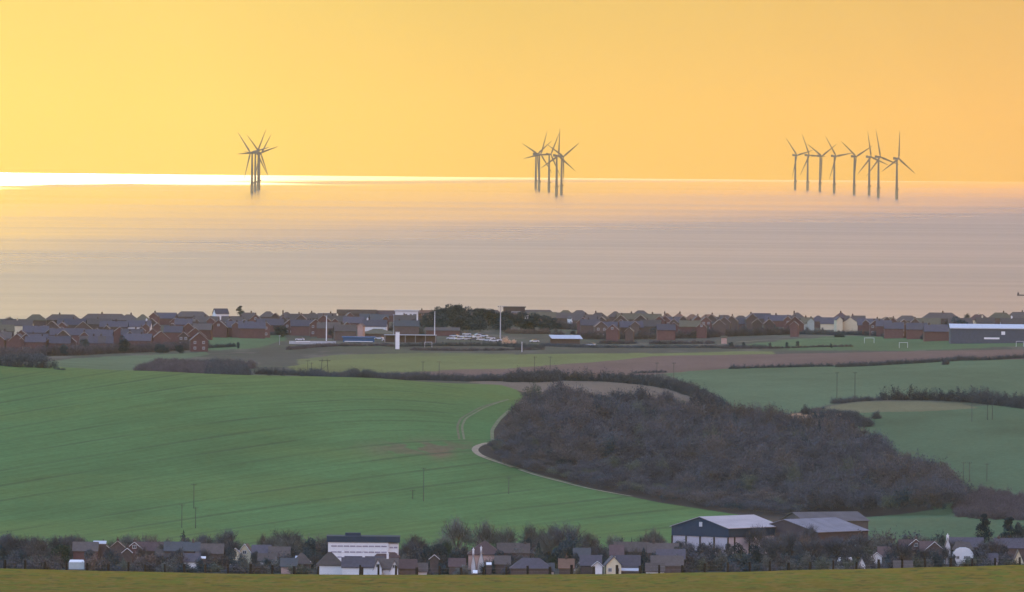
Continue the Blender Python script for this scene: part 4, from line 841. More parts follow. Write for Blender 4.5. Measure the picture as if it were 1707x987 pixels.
# goal posts
for x, y, wpx, lab in ((1449, 572, 16, 'white football goal on the right sports ground, farther one'), (1506, 580, 14, 'white football goal on the right sports ground, nearer one'), (714, 579, 12, 'small white goal right of the white tower'), (1700, 578, 12, 'white football goal at the right edge below the warehouse')):
    p = at(x, y, 4400, 5500); s = F / p[1]; o = empty('football_goal', tuple(p)); tag(o, lab, 'goal', 'football goals on the sports grounds'); w = wpx / s; h = 2.4
    for sx_ in (-1, 1): b = MB(); b.box((sx_ * w / 2, 0, h / 2), (0.12, 0.12, h)); b.build('post', TRIMW, o)
    b = MB(); b.box((0, 0, h), (w + 0.12, 0.12, 0.12)); b.build('crossbar', TRIMW, o)

# parked cars
CARM = [mat_simple(n, c, rough=0.35, spec=0.5, var=0.02) for n, c in (('white_car_paint', (0.55, 0.55, 0.58)), ('silver_car_paint', (0.45, 0.46, 0.5)), ('dark_car_paint', (0.05, 0.06, 0.09)), ('red_car_paint', (0.35, 0.05, 0.05)))]
RUBBER = mat_simple('tyre_rubber', (0.02, 0.02, 0.02))
def car_meshes():
    b = MB(); pr = [(-2.1, 0.35), (-2.15, 0.85), (-1.2, 0.98), (1.9, 1.0), (2.1, 0.8), (2.1, 0.35)]; n_ = len(pr)
    v = [(x, -0.85, z) for x, z in pr] + [(x, 0.85, z) for x, z in pr]; b.add(v, [tuple(range(n_ - 1, -1, -1)), tuple(range(n_, 2 * n_))] + [(i, (i + 1) % n_, n_ + (i + 1) % n_, n_ + i) for i in range(n_)])
    c = MB(); pr = [(-1.2, 0.98), (-0.6, 1.45), (1.1, 1.48), (1.8, 1.0)]; v = [(x, -0.75, z) for x, z in pr] + [(x, 0.75, z) for x, z in pr]; c.add(v, [(3, 2, 1, 0), (4, 5, 6, 7), (0, 1, 5, 4), (1, 2, 6, 5), (2, 3, 7, 6), (3, 0, 4, 7)])
    w = MB(); w.tube((0, -0.1, 0), (0, 0.1, 0), 0.32, 0.32, 10)
    out_ = []
    for nm, m_ in (('body', b), ('windows', c), ('wheel', w)):
        me = bpy.data.meshes.new(nm); me.from_pydata(m_.v, [], m_.f); me.update(); out_.append(me)
    out_[1].materials.append(GLASS); out_[2].materials.append(RUBBER); return out_
cb, cw_, cwh = car_meshes(); cbody = []
for m_ in CARM: me = cb.copy(); me.materials.append(m_); cbody.append(me)
CARS = [(752, 566, 0), (757, 562, 1), (764, 567, 0), (770, 563, 0), (776, 567, 1), (783, 563, 0), (789, 568, 2), (795, 564, 0), (801, 568, 0), (806, 562, 0), (812, 569, 1), (818, 566, 0), (823, 570, 0), (829, 569, 1), (760, 559, 2), (778, 559, 0), (798, 560, 1), (632, 566, 0), (644, 569, 1), (668, 570, 0), (698, 570, 2), (891, 571, 0), (985, 577, 0), (256, 577, 0), (283, 578, 0), (288, 580, 1), (336, 550, 0), (500, 568, 0)]
for i, (x, y, c) in enumerate(CARS):
    p = at(x, y, 4400, 5500); o = empty('parked_car', tuple(p), R_.uniform(-0.5, 0.5)); o.scale = (1, 1, 1)
    side_ = [k for k in CARS if 740 < k[0] < 835]
    if 740 < x < 835:
        row = sorted(side_).index((x, y, c)) + 1; lab = f"{['white', 'silver', 'dark', 'red'][c]} parked car, number {row} from the left in the car park"
    else: lab = {632: 'white parked car at the right end of the blue building', 644: 'silver parked car left of the white tower', 668: 'white parked car right of the white tower', 698: 'dark parked car under the covered stand', 891: 'white parked van-like car left of the pale-roofed shed', 985: 'white parked car right of the pale-roofed shed', 256: 'white parked car beside the low cream bungalow', 283: 'white parked car below the red front-row gables', 288: 'silver parked car below the red front-row gables', 336: 'white parked car behind the red gable houses on the left', 500: 'white parked car by the low pale wall'}[x]
    tag(o, lab, 'car', 'cars parked around the town')
    q_ = bpy.data.objects.new('body', cbody[c]); COL.objects.link(q_); q_.parent = o
    q_ = bpy.data.objects.new('windows', cw_); COL.objects.link(q_); q_.parent = o
    for wx_ in (-1.35, 1.3):
        for wy_ in (-0.8, 0.8): q_ = bpy.data.objects.new('wheel', cwh); COL.objects.link(q_); q_.parent = o; q_.location = (wx_, wy_, 0.32)

# labels of the town's houses: by the nearest landmark
LM = [(-40, 'left photo edge'), (229, 'low cream bungalow'), (400, 'skyline pine'), (544, 'leftmost mast'), (662, 'white tower'), (834, 'tallest mast'), (942, 'pale-roofed shed'), (1126, 'round dark tree'), (1419, 'big cream house'), (1750, 'right photo edge')]
ORD = ['nearest', 'second', 'third', 'fourth', 'fifth', 'sixth', 'seventh', 'eighth', 'ninth', 'tenth', 'eleventh', 'twelfth']
def landmark_labels(items, LM, noun=''):
    buckets = {}
    for it in items:
        x = it[0]; k = min(range(len(LM)), key=lambda i: abs(LM[i][0] - x)); side_ = 'left' if x < LM[k][0] else 'right'
        buckets.setdefault((it[3], k, side_), []).append(it)
    for (d, k, side_), l in buckets.items():
        l.sort(key=lambda it: (abs(it[0] - LM[k][0]), it[1]))
        for i, it in enumerate(l):
            w = LM[k][1]
            it[2]['label'] = (f"{d}, {ORD[i]} {side_} of the {w}" if 'edge' not in w else f"{d}, {ORD[i]} in from the {w}") if len(l) > 1 else (f"{d}, {side_} of the {w}" if 'edge' not in w else f"{d}, near the {w}")
landmark_labels(HOUSES_TOWN, LM)

# ================================================================== village in the valley
HOUSES.clear(); VG = 'houses in the village behind the fence'
V = dict(lo=2780, hi=3135)
def vh(x, yr, wpx, kind, wall, roof, hr, label, **k):
    a = dict(V); a.update(k); return house(x, yr, wpx, kind, wall, roof, hr=hr, label=label, group=VG, **a)
CH = lambda *a: tuple(a)
vh(143, 903, 40, 's', 'red', 'brown', 6.8, 'brown-roofed brick house with three white dormer windows, leftmost in the village', L=7, wins='s', he=4.6)
vh(172, 905, 20, 'g', 'red', 'brown', 6.3, 'white-edged brick gable right of the three white dormer windows', trim=TRIMW, L=7, wins='a')
vh(196, 902, 24, 'g', 'brown', 'brown', 6.9, 'brown gable with pale edges, second gable from the left in the village', trim=TRIM, L=6.6)
vh(224, 904, 24, 'g', 'red', 'brown', 6.6, 'brick gable with white edges and white window behind the russet bushes', trim=TRIMW, L=6.6, wins='a')
vh(250, 903, 48, 's', 'brown', 'redt', 6.4, 'long dull red roof between white-edged gable and the small conifer', L=6)
vh(304, 903, 58, 's', 'brown', 'grey', 6.9, 'long dark grey roof just below the lone small conifer', L=6)
vh(326, 909.5, 22, 'g', 'brown', 'slate', 5.8, 'pale-edged gable with white bay window right of the long grey roof', trim=TRIM, L=7, wins='a')
vh(350, 906, 44, 's', 'brown', 'brown', 6.4, 'brown roof between two pale-edged gables left of the cream triangle gable', L=6.6)
vh(362, 911, 18, 'g', 'brown', 'slate', 5.6, 'small pale-edged gable nearest the cream triangle gable', trim=TRIM, L=7)
vh(410, 907, 27, 'g', 'cream', 'brown', 6.2, 'house with steep cream triangular gable and small window', L=6.6, he=3.2, wins='a', trim=TRIMW, yaw=-6)
vh(436, 908, 30, 's', 'brown', 'slate', 6.2, 'dark roof just right of the cream triangular gable', L=7)
vh(503, 922, 30, 'h', 'brown', 'brown', 5.2, 'low grey-roofed house half hidden left of the white cottages', L=7)
vh(466, 911, 34, 's', 'brown', 'brown', 5.8, 'brown-roofed house behind the orange-brown bush left of the white cottages', L=7)
vh(550, 920, 42, 'h', 'white', 'brown', 6.0, 'white cottage under a brown hipped roof, left of the long white cottage', L=6.6, wins='s', he=2.9)
vh(605, 927, 68, 's', 'white', 'slate', 5.3, 'long white cottage with dark roof and white end chimney behind the fence', L=6.4, wins='s', he=2.7, chim=((0, -5.4, 1.3, 0.75), (0, 0.2, 0.9, 0.7)))
vh(630, 932, 13, 'g', 'white', 'slate', 4.7, 'narrow steep white gable, left one of the pair with dark windows', L=6, wins='a', he=2.4, D=2885)
vh(645, 930, 36, 's', 'white', 'brown', 4.9, 'white cottage under brown roof between the two narrow white gables', L=6, wins='s', he=2.4, chim=((0, 0.2, 1.3, 0.6),), D=2893)
vh(657.5, 934, 12, 'g', 'white', 'slate', 4.4, 'narrow steep white gable, right one of the pair with dark windows', L=6, wins='a', he=2.2, D=2880)
vh(677, 932, 34, 's', 'brown', 'redt', 4.6, 'low reddish-brown roof just right of the pair of white gables', L=6, D=2900)
vh(645, 908, 40, 'h', 'red', 'redt', 7.2, 'brick building with arched window and rounded brown roof below the white block', L=9, he=4.2, name='brick_hall')
vh(808, 902, 54, 'h', 'pink', 'redt', 7.6, 'large brown hipped-roof house with tall white chimneys below the bare trees', L=9, he=4.4)
vh(802, 917, 11, 'g', 'white', 'brown', 6.2, 'tall narrow white gable in front of the large brown hipped roof', L=5, he=2.6, chim=((0, -2.0, 0.9, 0.5),))
vh(789, 922, 7, 'g', 'white', 'brown', 5.6, 'slender white gable end left of the tall narrow white gable', L=5, he=2.6, chim=((0, -2.0, 1.2, 0.5),))
vh(856, 905, 52, 's', 'brown', 'brown', 6.8, 'brown roof with a tall white chimney left of the dark conifer', L=6.6, chim=((0, 3.2, 0.2, 0.7),))
vh(885, 930, 66, 'h', 'brown', 'slate', 5.2, 'wide low dark roof with one small white window behind the fence', L=6.6, he=2.8)
vh(944, 931, 24, 's', 'brown', 'orange', 4.8, 'small orange-tiled roof with chimney right of the wide low dark roof', L=6, wins='s', he=2.6, chim=((0, 0, 0.8, 0.6),))
vh(970, 913, 26, 's', 'conc', 'grey', 6.2, 'grey house with pale eaves right of the dark evergreen trees', L=7)
vh(985, 925, 34, 's', 'brown', 'slate', 5.2, 'dark low roof left of the cream gabled house', L=7)
vh(1028, 908, 22, 's', 'white', 'redt', 6.4, 'white-walled house with pinkish roof above the cream gabled house', L=7, he=3.9)
vh(1052, 903, 54, 's', 'brown', 'brown', 6.6, 'long brown roof behind the cream gabled house', L=6.6)
vh(1021.5, 927, 25, 'g', 'cream', 'slate', 5.6, 'cream house with two small dark windows in its gable, behind the fence', L=6.6, he=3.4, wins='f', yaw=5)
vh(1047, 925, 38, 's', 'brown', 'slate', 5.4, 'dark roof joined to the right of the cream gable', L=7, he=2.6)
vh(1105, 905, 50, 's', 'brown', 'brown', 6.8, 'brown roof left below the big dark barn', L=6.6)
vh(1118, 915, 46, 's', 'brown', 'slate', 6.0, 'dark slate roof below the left corner of the big dark barn', L=6.6)
vh(1112, 926, 52, 's', 'brown', 'brown', 5.2, 'wide brown roof right of the tall dome-shaped conifer', L=6.6, wins='s')
vh(1483, 911, 38, 's', 'brown', 'redt', 5.6, 'reddish roof left of the white-edged brick gables at the right', L=7)
vh(1490, 912, 26, 'g', 'brown', 'redt', 5.2, 'low brown gable left of the white-edged brick gable with window', L=6, trim=TRIM)
vh(1512, 899, 26, 's', 'brown', 'redt', 6.8, 'brown roof behind the white-edged brick gable with window', L=7)
vh(1527, 899, 29, 'g', 'red', 'redt', 6.9, 'brick house whose white-edged gable has one white window', L=6.6, trim=TRIMW, wins='a')
vh(1547, 902, 26, 's', 'brown', 'redt', 6.5, 'reddish roof between the two white-edged gables at the right', L=7)
vh(1558, 903.5, 31, 'g', 'brown', 'redt', 6.4, 'white-edged brown gable partly behind a dark bush', L=6.6, trim=TRIMW)
vh(1580, 896, 9, 'g', 'white', 'brown', 7.4, 'slender pointed white gable above the round-fronted white house', L=6, he=5.0)
vh(1610, 895.5, 56, 's', 'brown', 'slate', 6.2, 'dark ridge roof behind the round-fronted white house', L=6.6)
vh(1690, 897, 64, 's', 'brown', 'slate', 6.6, 'dark-roofed house at the right edge below the dark pines', L=6.6, chim=((0, -4.2, 0.6, 0.7),))
vh(1698, 917, 17, 'g', 'cream', 'brown', 5.6, 'small cream gable at the right edge behind the last fence post', L=6, he=2.4)
vh(1437, 930, 12, 'g', 'white', 'slate', 4.2, 'small white gable among bushes left of the brown gables', L=5, he=2.2)
for (x_, y_, w_, k_, wl_, rf_, h_, lab_) in (
  (212, 914, 14, 'g', 'brown', 'slate', 5.4, 'small brown gable right below the second gable from the left'), (276, 915, 30, 's', 'brown', 'brown', 5.0, 'low brown roof half hidden below the long dull red roof'), (320, 922, 26, 's', 'white', 'slate', 4.4, 'low white-walled house below the pale-edged bay window gable'), (392, 914, 16, 'g', 'cream', 'brown', 5.2, 'small cream gable left of the cream triangular gable'),
  (446, 922, 30, 's', 'white', 'brown', 4.6, 'low white-walled cottage right below the cream triangular gable'), (482, 930, 26, 's', 'pink', 'grey', 4.2, 'pinkish low cottage left of the hipped white cottage'), (700, 938, 24, 's', 'white', 'brown', 3.8, 'low white-walled shed right of the low reddish-brown roof'), (724, 925, 14, 'g', 'brown', 'slate', 4.8, 'small dark gable in the dark row of trees'),
  (762, 930, 26, 's', 'brown', 'redt', 4.6, 'dull red low roof left of the white chimneys'), (838, 926, 24, 's', 'brown', 'brown', 4.8, 'brown low roof right of the tall narrow white gable'), (912, 938, 22, 's', 'white', 'grey', 3.8, 'low grey-roofed white outbuilding left of the orange-tiled roof'), (996, 936, 16, 'g', 'white', 'slate', 4.2, 'small white gable just left of the cream gabled house'),
  (1092, 938, 30, 's', 'white', 'brown', 3.8, 'low white-walled bungalow right of the dome-shaped conifer'), (1462, 921, 16, 'g', 'white', 'redt', 4.8, 'small white gable left below the reddish roof at the right'), (1505, 934, 30, 's', 'pink', 'brown', 4.0, 'low pinkish wall and roof below the white-edged brick gable'), (1650, 922, 24, 's', 'white', 'slate', 4.6, 'white-walled low house right of the round-fronted house')):
    vh(x_, y_, w_, k_, wl_, rf_, h_, lab_, L=5.5, trim=TRIMW if k_ == 'g' else None)
# flat pale roofs, solar panels, round-fronted house, greenhouse, caravan
def roof_patch(x, y, wpx, hpx, mat, label, cat, name, h=4.2):
    X, Y, z, s = solve(x, y, h, 2780, 3150); o = empty(name, (X, Y, z)); tag(o, label, cat); w = wpx / s; hh = hpx / s
    b = MB(); b.box((0, 1.2, h / 2 - 0.6), (w, 2.6, h + 0.2 - hh)); b.build('wall', BRICK2, o)
    b = MB(); b.add([(-w / 2, -0.2, h - hh), (w / 2, -0.2, h - hh), (w / 2, 2.6, h), (-w / 2, 2.6, h), (-w / 2, -0.2, h - hh - .15), (w / 2, -0.2, h - hh - .15), (w / 2, 2.6, h - .15), (-w / 2, 2.6, h - .15)], [(0, 1, 2, 3), (7, 6, 5, 4), (0, 4, 5, 1), (1, 5, 6, 2), (2, 6, 7, 3), (3, 7, 4, 0)]); b.build('roof', mat, o)
roof_patch(166, 902, 22, 4, STEELW, 'pale flat dormer roof above the leftmost white-edged brick gable', 'extension', 'roof_extension', 6.9)
roof_patch(513, 936, 10, 3, TRIMW, 'small white lean-to roof left of the hipped white cottage', 'shed', 'garden_shed', 3.0)
roof_patch(495, 927, 6, 3, STEELW, 'tiny pale skylit lean-to below the low grey-roofed house', 'shed', 'garden_shed', 3.4)
roof_patch(440, 913, 9, 3, STEELW, 'small pale roof shining right of the cream triangular gable', 'shed', 'garden_shed', 4.4)
roof_patch(1048, 945, 34, 6, STEELW, 'low pale conservatory roof joined to the cream gabled house', 'conservatory', 'conservatory', 2.4)
roof_patch(1452, 931, 9, 2.5, TRIMW, 'small white roof right of the small white gable among bushes', 'shed', 'garden_shed', 3.4)
roof_patch(338, 928, 10, 2.5, TRIMW, 'thin white garden shed roof below the pale-edged gables', 'shed', 'garden_shed', 3.4)
roof_patch(815, 938, 9, 3, TRIMW, 'small white shed roof right of the narrow white gable', 'shed', 'garden_shed', 3.2)
roof_patch(792, 951, 8, 4, TRIMW, 'tiny white roof just above the fence below the slender white gable', 'shed', 'garden_shed', 1.8)
X, Y, z, s = solve(1606, 904, 6.6, 2780, 3120); o = empty('house', (X, Y, z)); tag(o, 'white house with rounded front, two dark windows and brown roof at the right', 'house', VG); w = 34 / s
b = MB(); prof = [(-0.34 * w, -1.5), (-0.40 * w, 1.6), (-0.5 * w, 2.6), (-0.46 * w, 3.9), (-0.36 * w, 4.7), (-0.18 * w, 5.1), (0.12 * w, 5.15), (0.30 * w, 4.8), (0.43 * w, 4.1), (0.5 * w, 3.2), (0.47 * w, 2.0), (0.30 * w, -1.5)]; n_ = len(prof)
b.add([(x_, 0, z_) for x_, z_ in prof] + [(x_, 7, z_) for x_, z_ in prof], [tuple(range(n_)), tuple(range(2 * n_ - 1, n_ - 1, -1))] + [(i, n_ + i, n_ + (i + 1) % n_, (i + 1) % n_) for i in range(n_)]); b.build('wall', WHITE, o)
b = MB(); b.add([(-w / 2 - .3, 0.5, 4.5), (w / 2 + .3, 0.5, 4.5), (w / 3, 4, 6.6), (-w / 3, 4, 6.6), (-w / 2 - .3, 7.6, 3.9), (w / 2 + .3, 7.6, 3.9)], [(0, 1, 2, 3), (3, 2, 5, 4), (0, 3, 4), (1, 5, 2)]); b.build('roof', TILEB, o)
for dx in (-1.5, 0.6, 1.5): window_part(o, (dx, -0.04, 2.4), 0.8, 0.8, (0, -1))
X, Y, z, s = solve(128, 933, 2.6, 2780, 3000); o = empty('greenhouse', (X, Y, z)); tag(o, 'white greenhouse behind the fence near the left', 'greenhouse'); w = 26 / s
b = MB(); b.box((0, 0, 1.0), (w, 2.6, 2.0)); b.build('glazing', mat_simple('greenhouse_glass', (0.5, 0.55, 0.55), rough=0.2, spec=0.6, var=0.1), o)
b = MB(); b.add([(-w / 2, -1.4, 1.9), (w / 2, -1.4, 1.9), (w / 2 - .3, 0, 2.6), (-w / 2 + .3, 0, 2.6), (w / 2, 1.4, 1.9), (-w / 2, 1.4, 1.9)], [(0, 1, 2, 3), (3, 2, 4, 5), (0, 3, 5), (1, 4, 2)]); b.build('roof', TRIMW, o)
X, Y, z, s = solve(1409, 929, 2.6, 2780, 3000); o = empty('caravan', (X, Y, z)); tag(o, 'pale caravan among the bushes left of the small white gable', 'caravan')
b = MB(); pr = [(-2.0, 0.5), (-2.1, 1.6), (-1.7, 2.5), (1.7, 2.6), (2.1, 1.6), (2.0, 0.5)]; b.add([(x_, -1, z_) for x_, z_ in pr] + [(x_, 1, z_) for x_, z_ in pr], [tuple(range(5, -1, -1)), tuple(range(6, 12))] + [(i, (i + 1) % 6, 6 + (i + 1) % 6, 6 + i) for i in range(6)]); b.build('body', TRIMW, o)
b = MB(); b.box((0, -1.03, 1.75), (1.6, 0.05, 0.6)); b.build('window', GLASS, o)
for sx_ in (-0.8, 0.8):
    b = MB(); b.tube((sx_, -1.0, 0.35), (sx_, -0.8, 0.35), 0.33, 0.33, 10); b.build('wheel', RUBBER, o)

# white block building with rows of windows
X, Y, z, s = solve(606, 893, 9.6, 2900, 3190); o = empty('white_block', (X, Y, z)); tag(o, 'long white block with dark flat roof and strips of windows below the crop field', 'block'); w = 117 / s
b = MB(); b.box((-w * 0.07, 0, 3.2), (w * 0.86, 9, 9.4)); b.box((w * 0.43, 0.6, 3.2), (w * 0.14 - 0.02, 9, 9.0)); b.box((-w * 0.03, -5.0, 1.0), (w * 0.80, 1.0, 5.0)); b.build('wall', WHITE, o)
b = MB(); b.box((0, 0.2, 8.75), (w + 0.8, 10, 1.5)); b.box((0, 0.2, 9.55), (w + 0.9, 10.1, 0.1)); b.build('roof', CLAD, o)
b = MB(); b.box((-w * 0.15, 0, 10.0), (w * 0.22, 3, 0.8)); b.build('plant_room', CLAD, o)
for k_, zz in enumerate((6.9, 5.3, 3.9)):
    for j in range(9):
        x_ = -w * 0.46 + w * 0.80 * (j + 0.5) / 9; b = MB(); b.box((x_, -4.53, zz), (w * 0.80 / 9 - 0.22, 0.08, 0.36)); b.build('window', mat_simple('window_strip', (0.30, 0.27, 0.33), rough=0.3, var=0.1) if (k_, j) == (0, 0) else bpy.data.materials['window_strip'], o)
for zz in (6.6, 4.9):
    for j in range(2): b = MB(); b.box((w * 0.40 + 0.06 * w * j, -3.95, zz), (w * 0.05, 0.08, 0.42)); b.build('window', bpy.data.materials['window_strip'], o)

# barns
def barn(x, yr, hr, he, w, L, yaw, clad, low, roof, label, split=None, D=None):
    if D is None: X, Y, z, s = solve(x, yr, hr, 2950, 3200)
    else: p = ray(x, yr, D); X, Y, z = p[0], D, p[2] - hr
    o = empty('barn', (X, Y, z), math.radians(yaw)); tag(o, label, 'barn'); a = w / 2
    b = MB(); zb = split if split else -1.5
    b.add([(-a, 0, zb), (a, 0, zb), (a, L, zb), (-a, L, zb), (-a, 0, he), (a, 0, he), (a, L, he), (-a, L, he), (0, 0, hr - .15), (0, L, hr - .15)], [(0, 1, 5, 8, 4), (1, 2, 6, 5), (2, 3, 7, 9, 6), (3, 0, 4, 7), (3, 2, 1, 0)]); b.build('cladding', clad, o)
    if split:
        b = MB(); b.box((0, L / 2, split / 2 - 0.75), (w - 0.5, L - 0.5, split + 1.5 - 0.01)); b.build('lower_wall', low, o)
        for i in range(5): b = MB(); b.box((-a + 0.15 + (w - 0.3) * i / 4, 0.05, split / 2 - 0.8), (0.32, 0.32, split + 1.5)); b.build('column', WOODP, o)
        for i in range(4): b = MB(); b.box((a - 0.1, 3 + (L - 4) * i / 3, split / 2 - 0.8), (0.32, 0.32, split + 1.5)); b.build('column', WOODP, o)
        b = MB(); b.box((0.3, -0.05, hr - 2.2), (1.1, 0.1, 1.3)); b.build('gable_window', FRAME, o)
    r = MB(); ov = 0.4; k = (hr - he) / a
    for s_ in (-1, 1):
        v = [(0, -ov, hr), (0, L + ov, hr), (s_ * (a + ov), L + ov, he - k * ov), (s_ * (a + ov), -ov, he - k * ov)]; v += [(p_[0], p_[1], p_[2] - 0.15) for p_ in v]
        f = [(0, 1, 2, 3), (7, 6, 5, 4), (3, 2, 6, 7), (0, 3, 7, 4), (2, 1, 5, 6)]; r.add(v, f if s_ < 0 else [tuple(reversed(q)) for q in f])
    r.build('roof', roof, o); return o
CORR = mat_simple('fibre_cement_roof', (0.40, 0.36, 0.37), var=0.16, scale=0.35, stretch=(1, 0.25, 1)); CORR2 = mat_simple('old_grey_roof', (0.22, 0.215, 0.25), var=0.16, scale=0.35); CORR3 = mat_simple('dark_brown_roof', (0.10, 0.09, 0.095), var=0.15, scale=0.3)
PALEW = mat_simple('pale_block_wall', (0.50, 0.44, 0.47), var=0.08)
barn(1167, 861, 10.8, 7.9, 20.6, 24, -39.8, CLAD, PALEW, CORR, 'big barn with dark blue cladding, pale lower wall and pinkish-grey roof', split=5.2)
barn(1308, 865.5, 10.2, 7.0, 24, 23, -39.8, mat_simple('brown_cladding', (0.075, 0.06, 0.065), var=0.1), None, CORR2, 'second barn with lighter grey roof and brown gable right of the big barn', D=3055)
barn(1322, 853.5, 9.5, 7.2, 14, 21, -62, CORR3, None, CORR3, 'long dark low barn roof behind the second barn')

# ---- fence along the brow
PX = [8, 42, 75, 111, 145, 180, 214, 242, 275, 307, 342, 380, 417, 454, 491, 530, 600, 603.5, 631, 660, 695, 733, 769, 806, 844, 880, 917, 953, 990, 1029, 1067, 1099, 1137, 1175, 1213, 1250, 1283, 1314, 1350, 1389, 1427, 1465, 1504, 1542, 1584, 1620, 1659, 1700]
rf = random.Random(11); fo = empty('fence', (0, 1590, float(ground(0, 1590)))); base = fo.location; tag(fo, 'long post and wire fence along the brow of the near field', 'fence'); tops = []
for x in PX:
    X = ray(x, 950, 1590)[0]; z = float(ground(X, 1590)); h = rf.uniform(1.1, 1.5); tx = rf.uniform(-0.07, 0.07); r_ = rf.uniform(0.16, 0.23)
    b = MB(); b.tube((X, 0, z - 0.3 - base.z), (X + tx, 0, z + h - base.z), r_ * 1.05, r_ * 0.9, 7); b.build('post', WOODP, fo); tops.append((X, tx, z - base.z, h))
for k in (0.5, 1.0):
    b = MB()
    for (X0, t0, z0, h0), (X1, t1, z1, h1) in zip(tops[:-1], tops[1:]): b.bar((X0 + t0 * k, -0.12, z0 + k), (X1 + t1 * k, -0.12, z1 + k), 0.006)
    b.build('wire', STEEL, fo)
# rank grass under the fence and tufts over the near field
n = 1700; X = rng.uniform(-100, 100, n); pts_ = np.stack([X, 1590 + rng.normal(0, 0.8, n)], -1)
dk = np.array([0.032, 0.028, 0.014])[None, :] * rng.uniform(0.6, 1.5, n)[:, None]
thicket('rank_grass', pts_, rng.uniform(0.18, 0.5, n), rng.uniform(0.4, 1.3, n), dk, 'bush', 40, 'dark rank grass along the foot of the fence', 'grass', 'stuff', 40)
n = 5200; Yv = rng.uniform(1440, 1588, n); Xv = rng.uniform(-0.055, 0.055, n) * Yv; pts_ = np.stack([Xv, Yv], -1); tn = np.array([0.15, 0.12, 0.025])[None, :] * rng.uniform(0.6, 1.25, n)[:, None]; tn[:, 0] *= rng.uniform(0.6, 1.1, n)
thicket('grass', pts_, rng.uniform(0.06, 0.2, n), rng.uniform(0.3, 1.0, n), tn, 'bush', 30, 'tufts of olive and tawny grass on the near field', 'grass', 'stuff', 41)

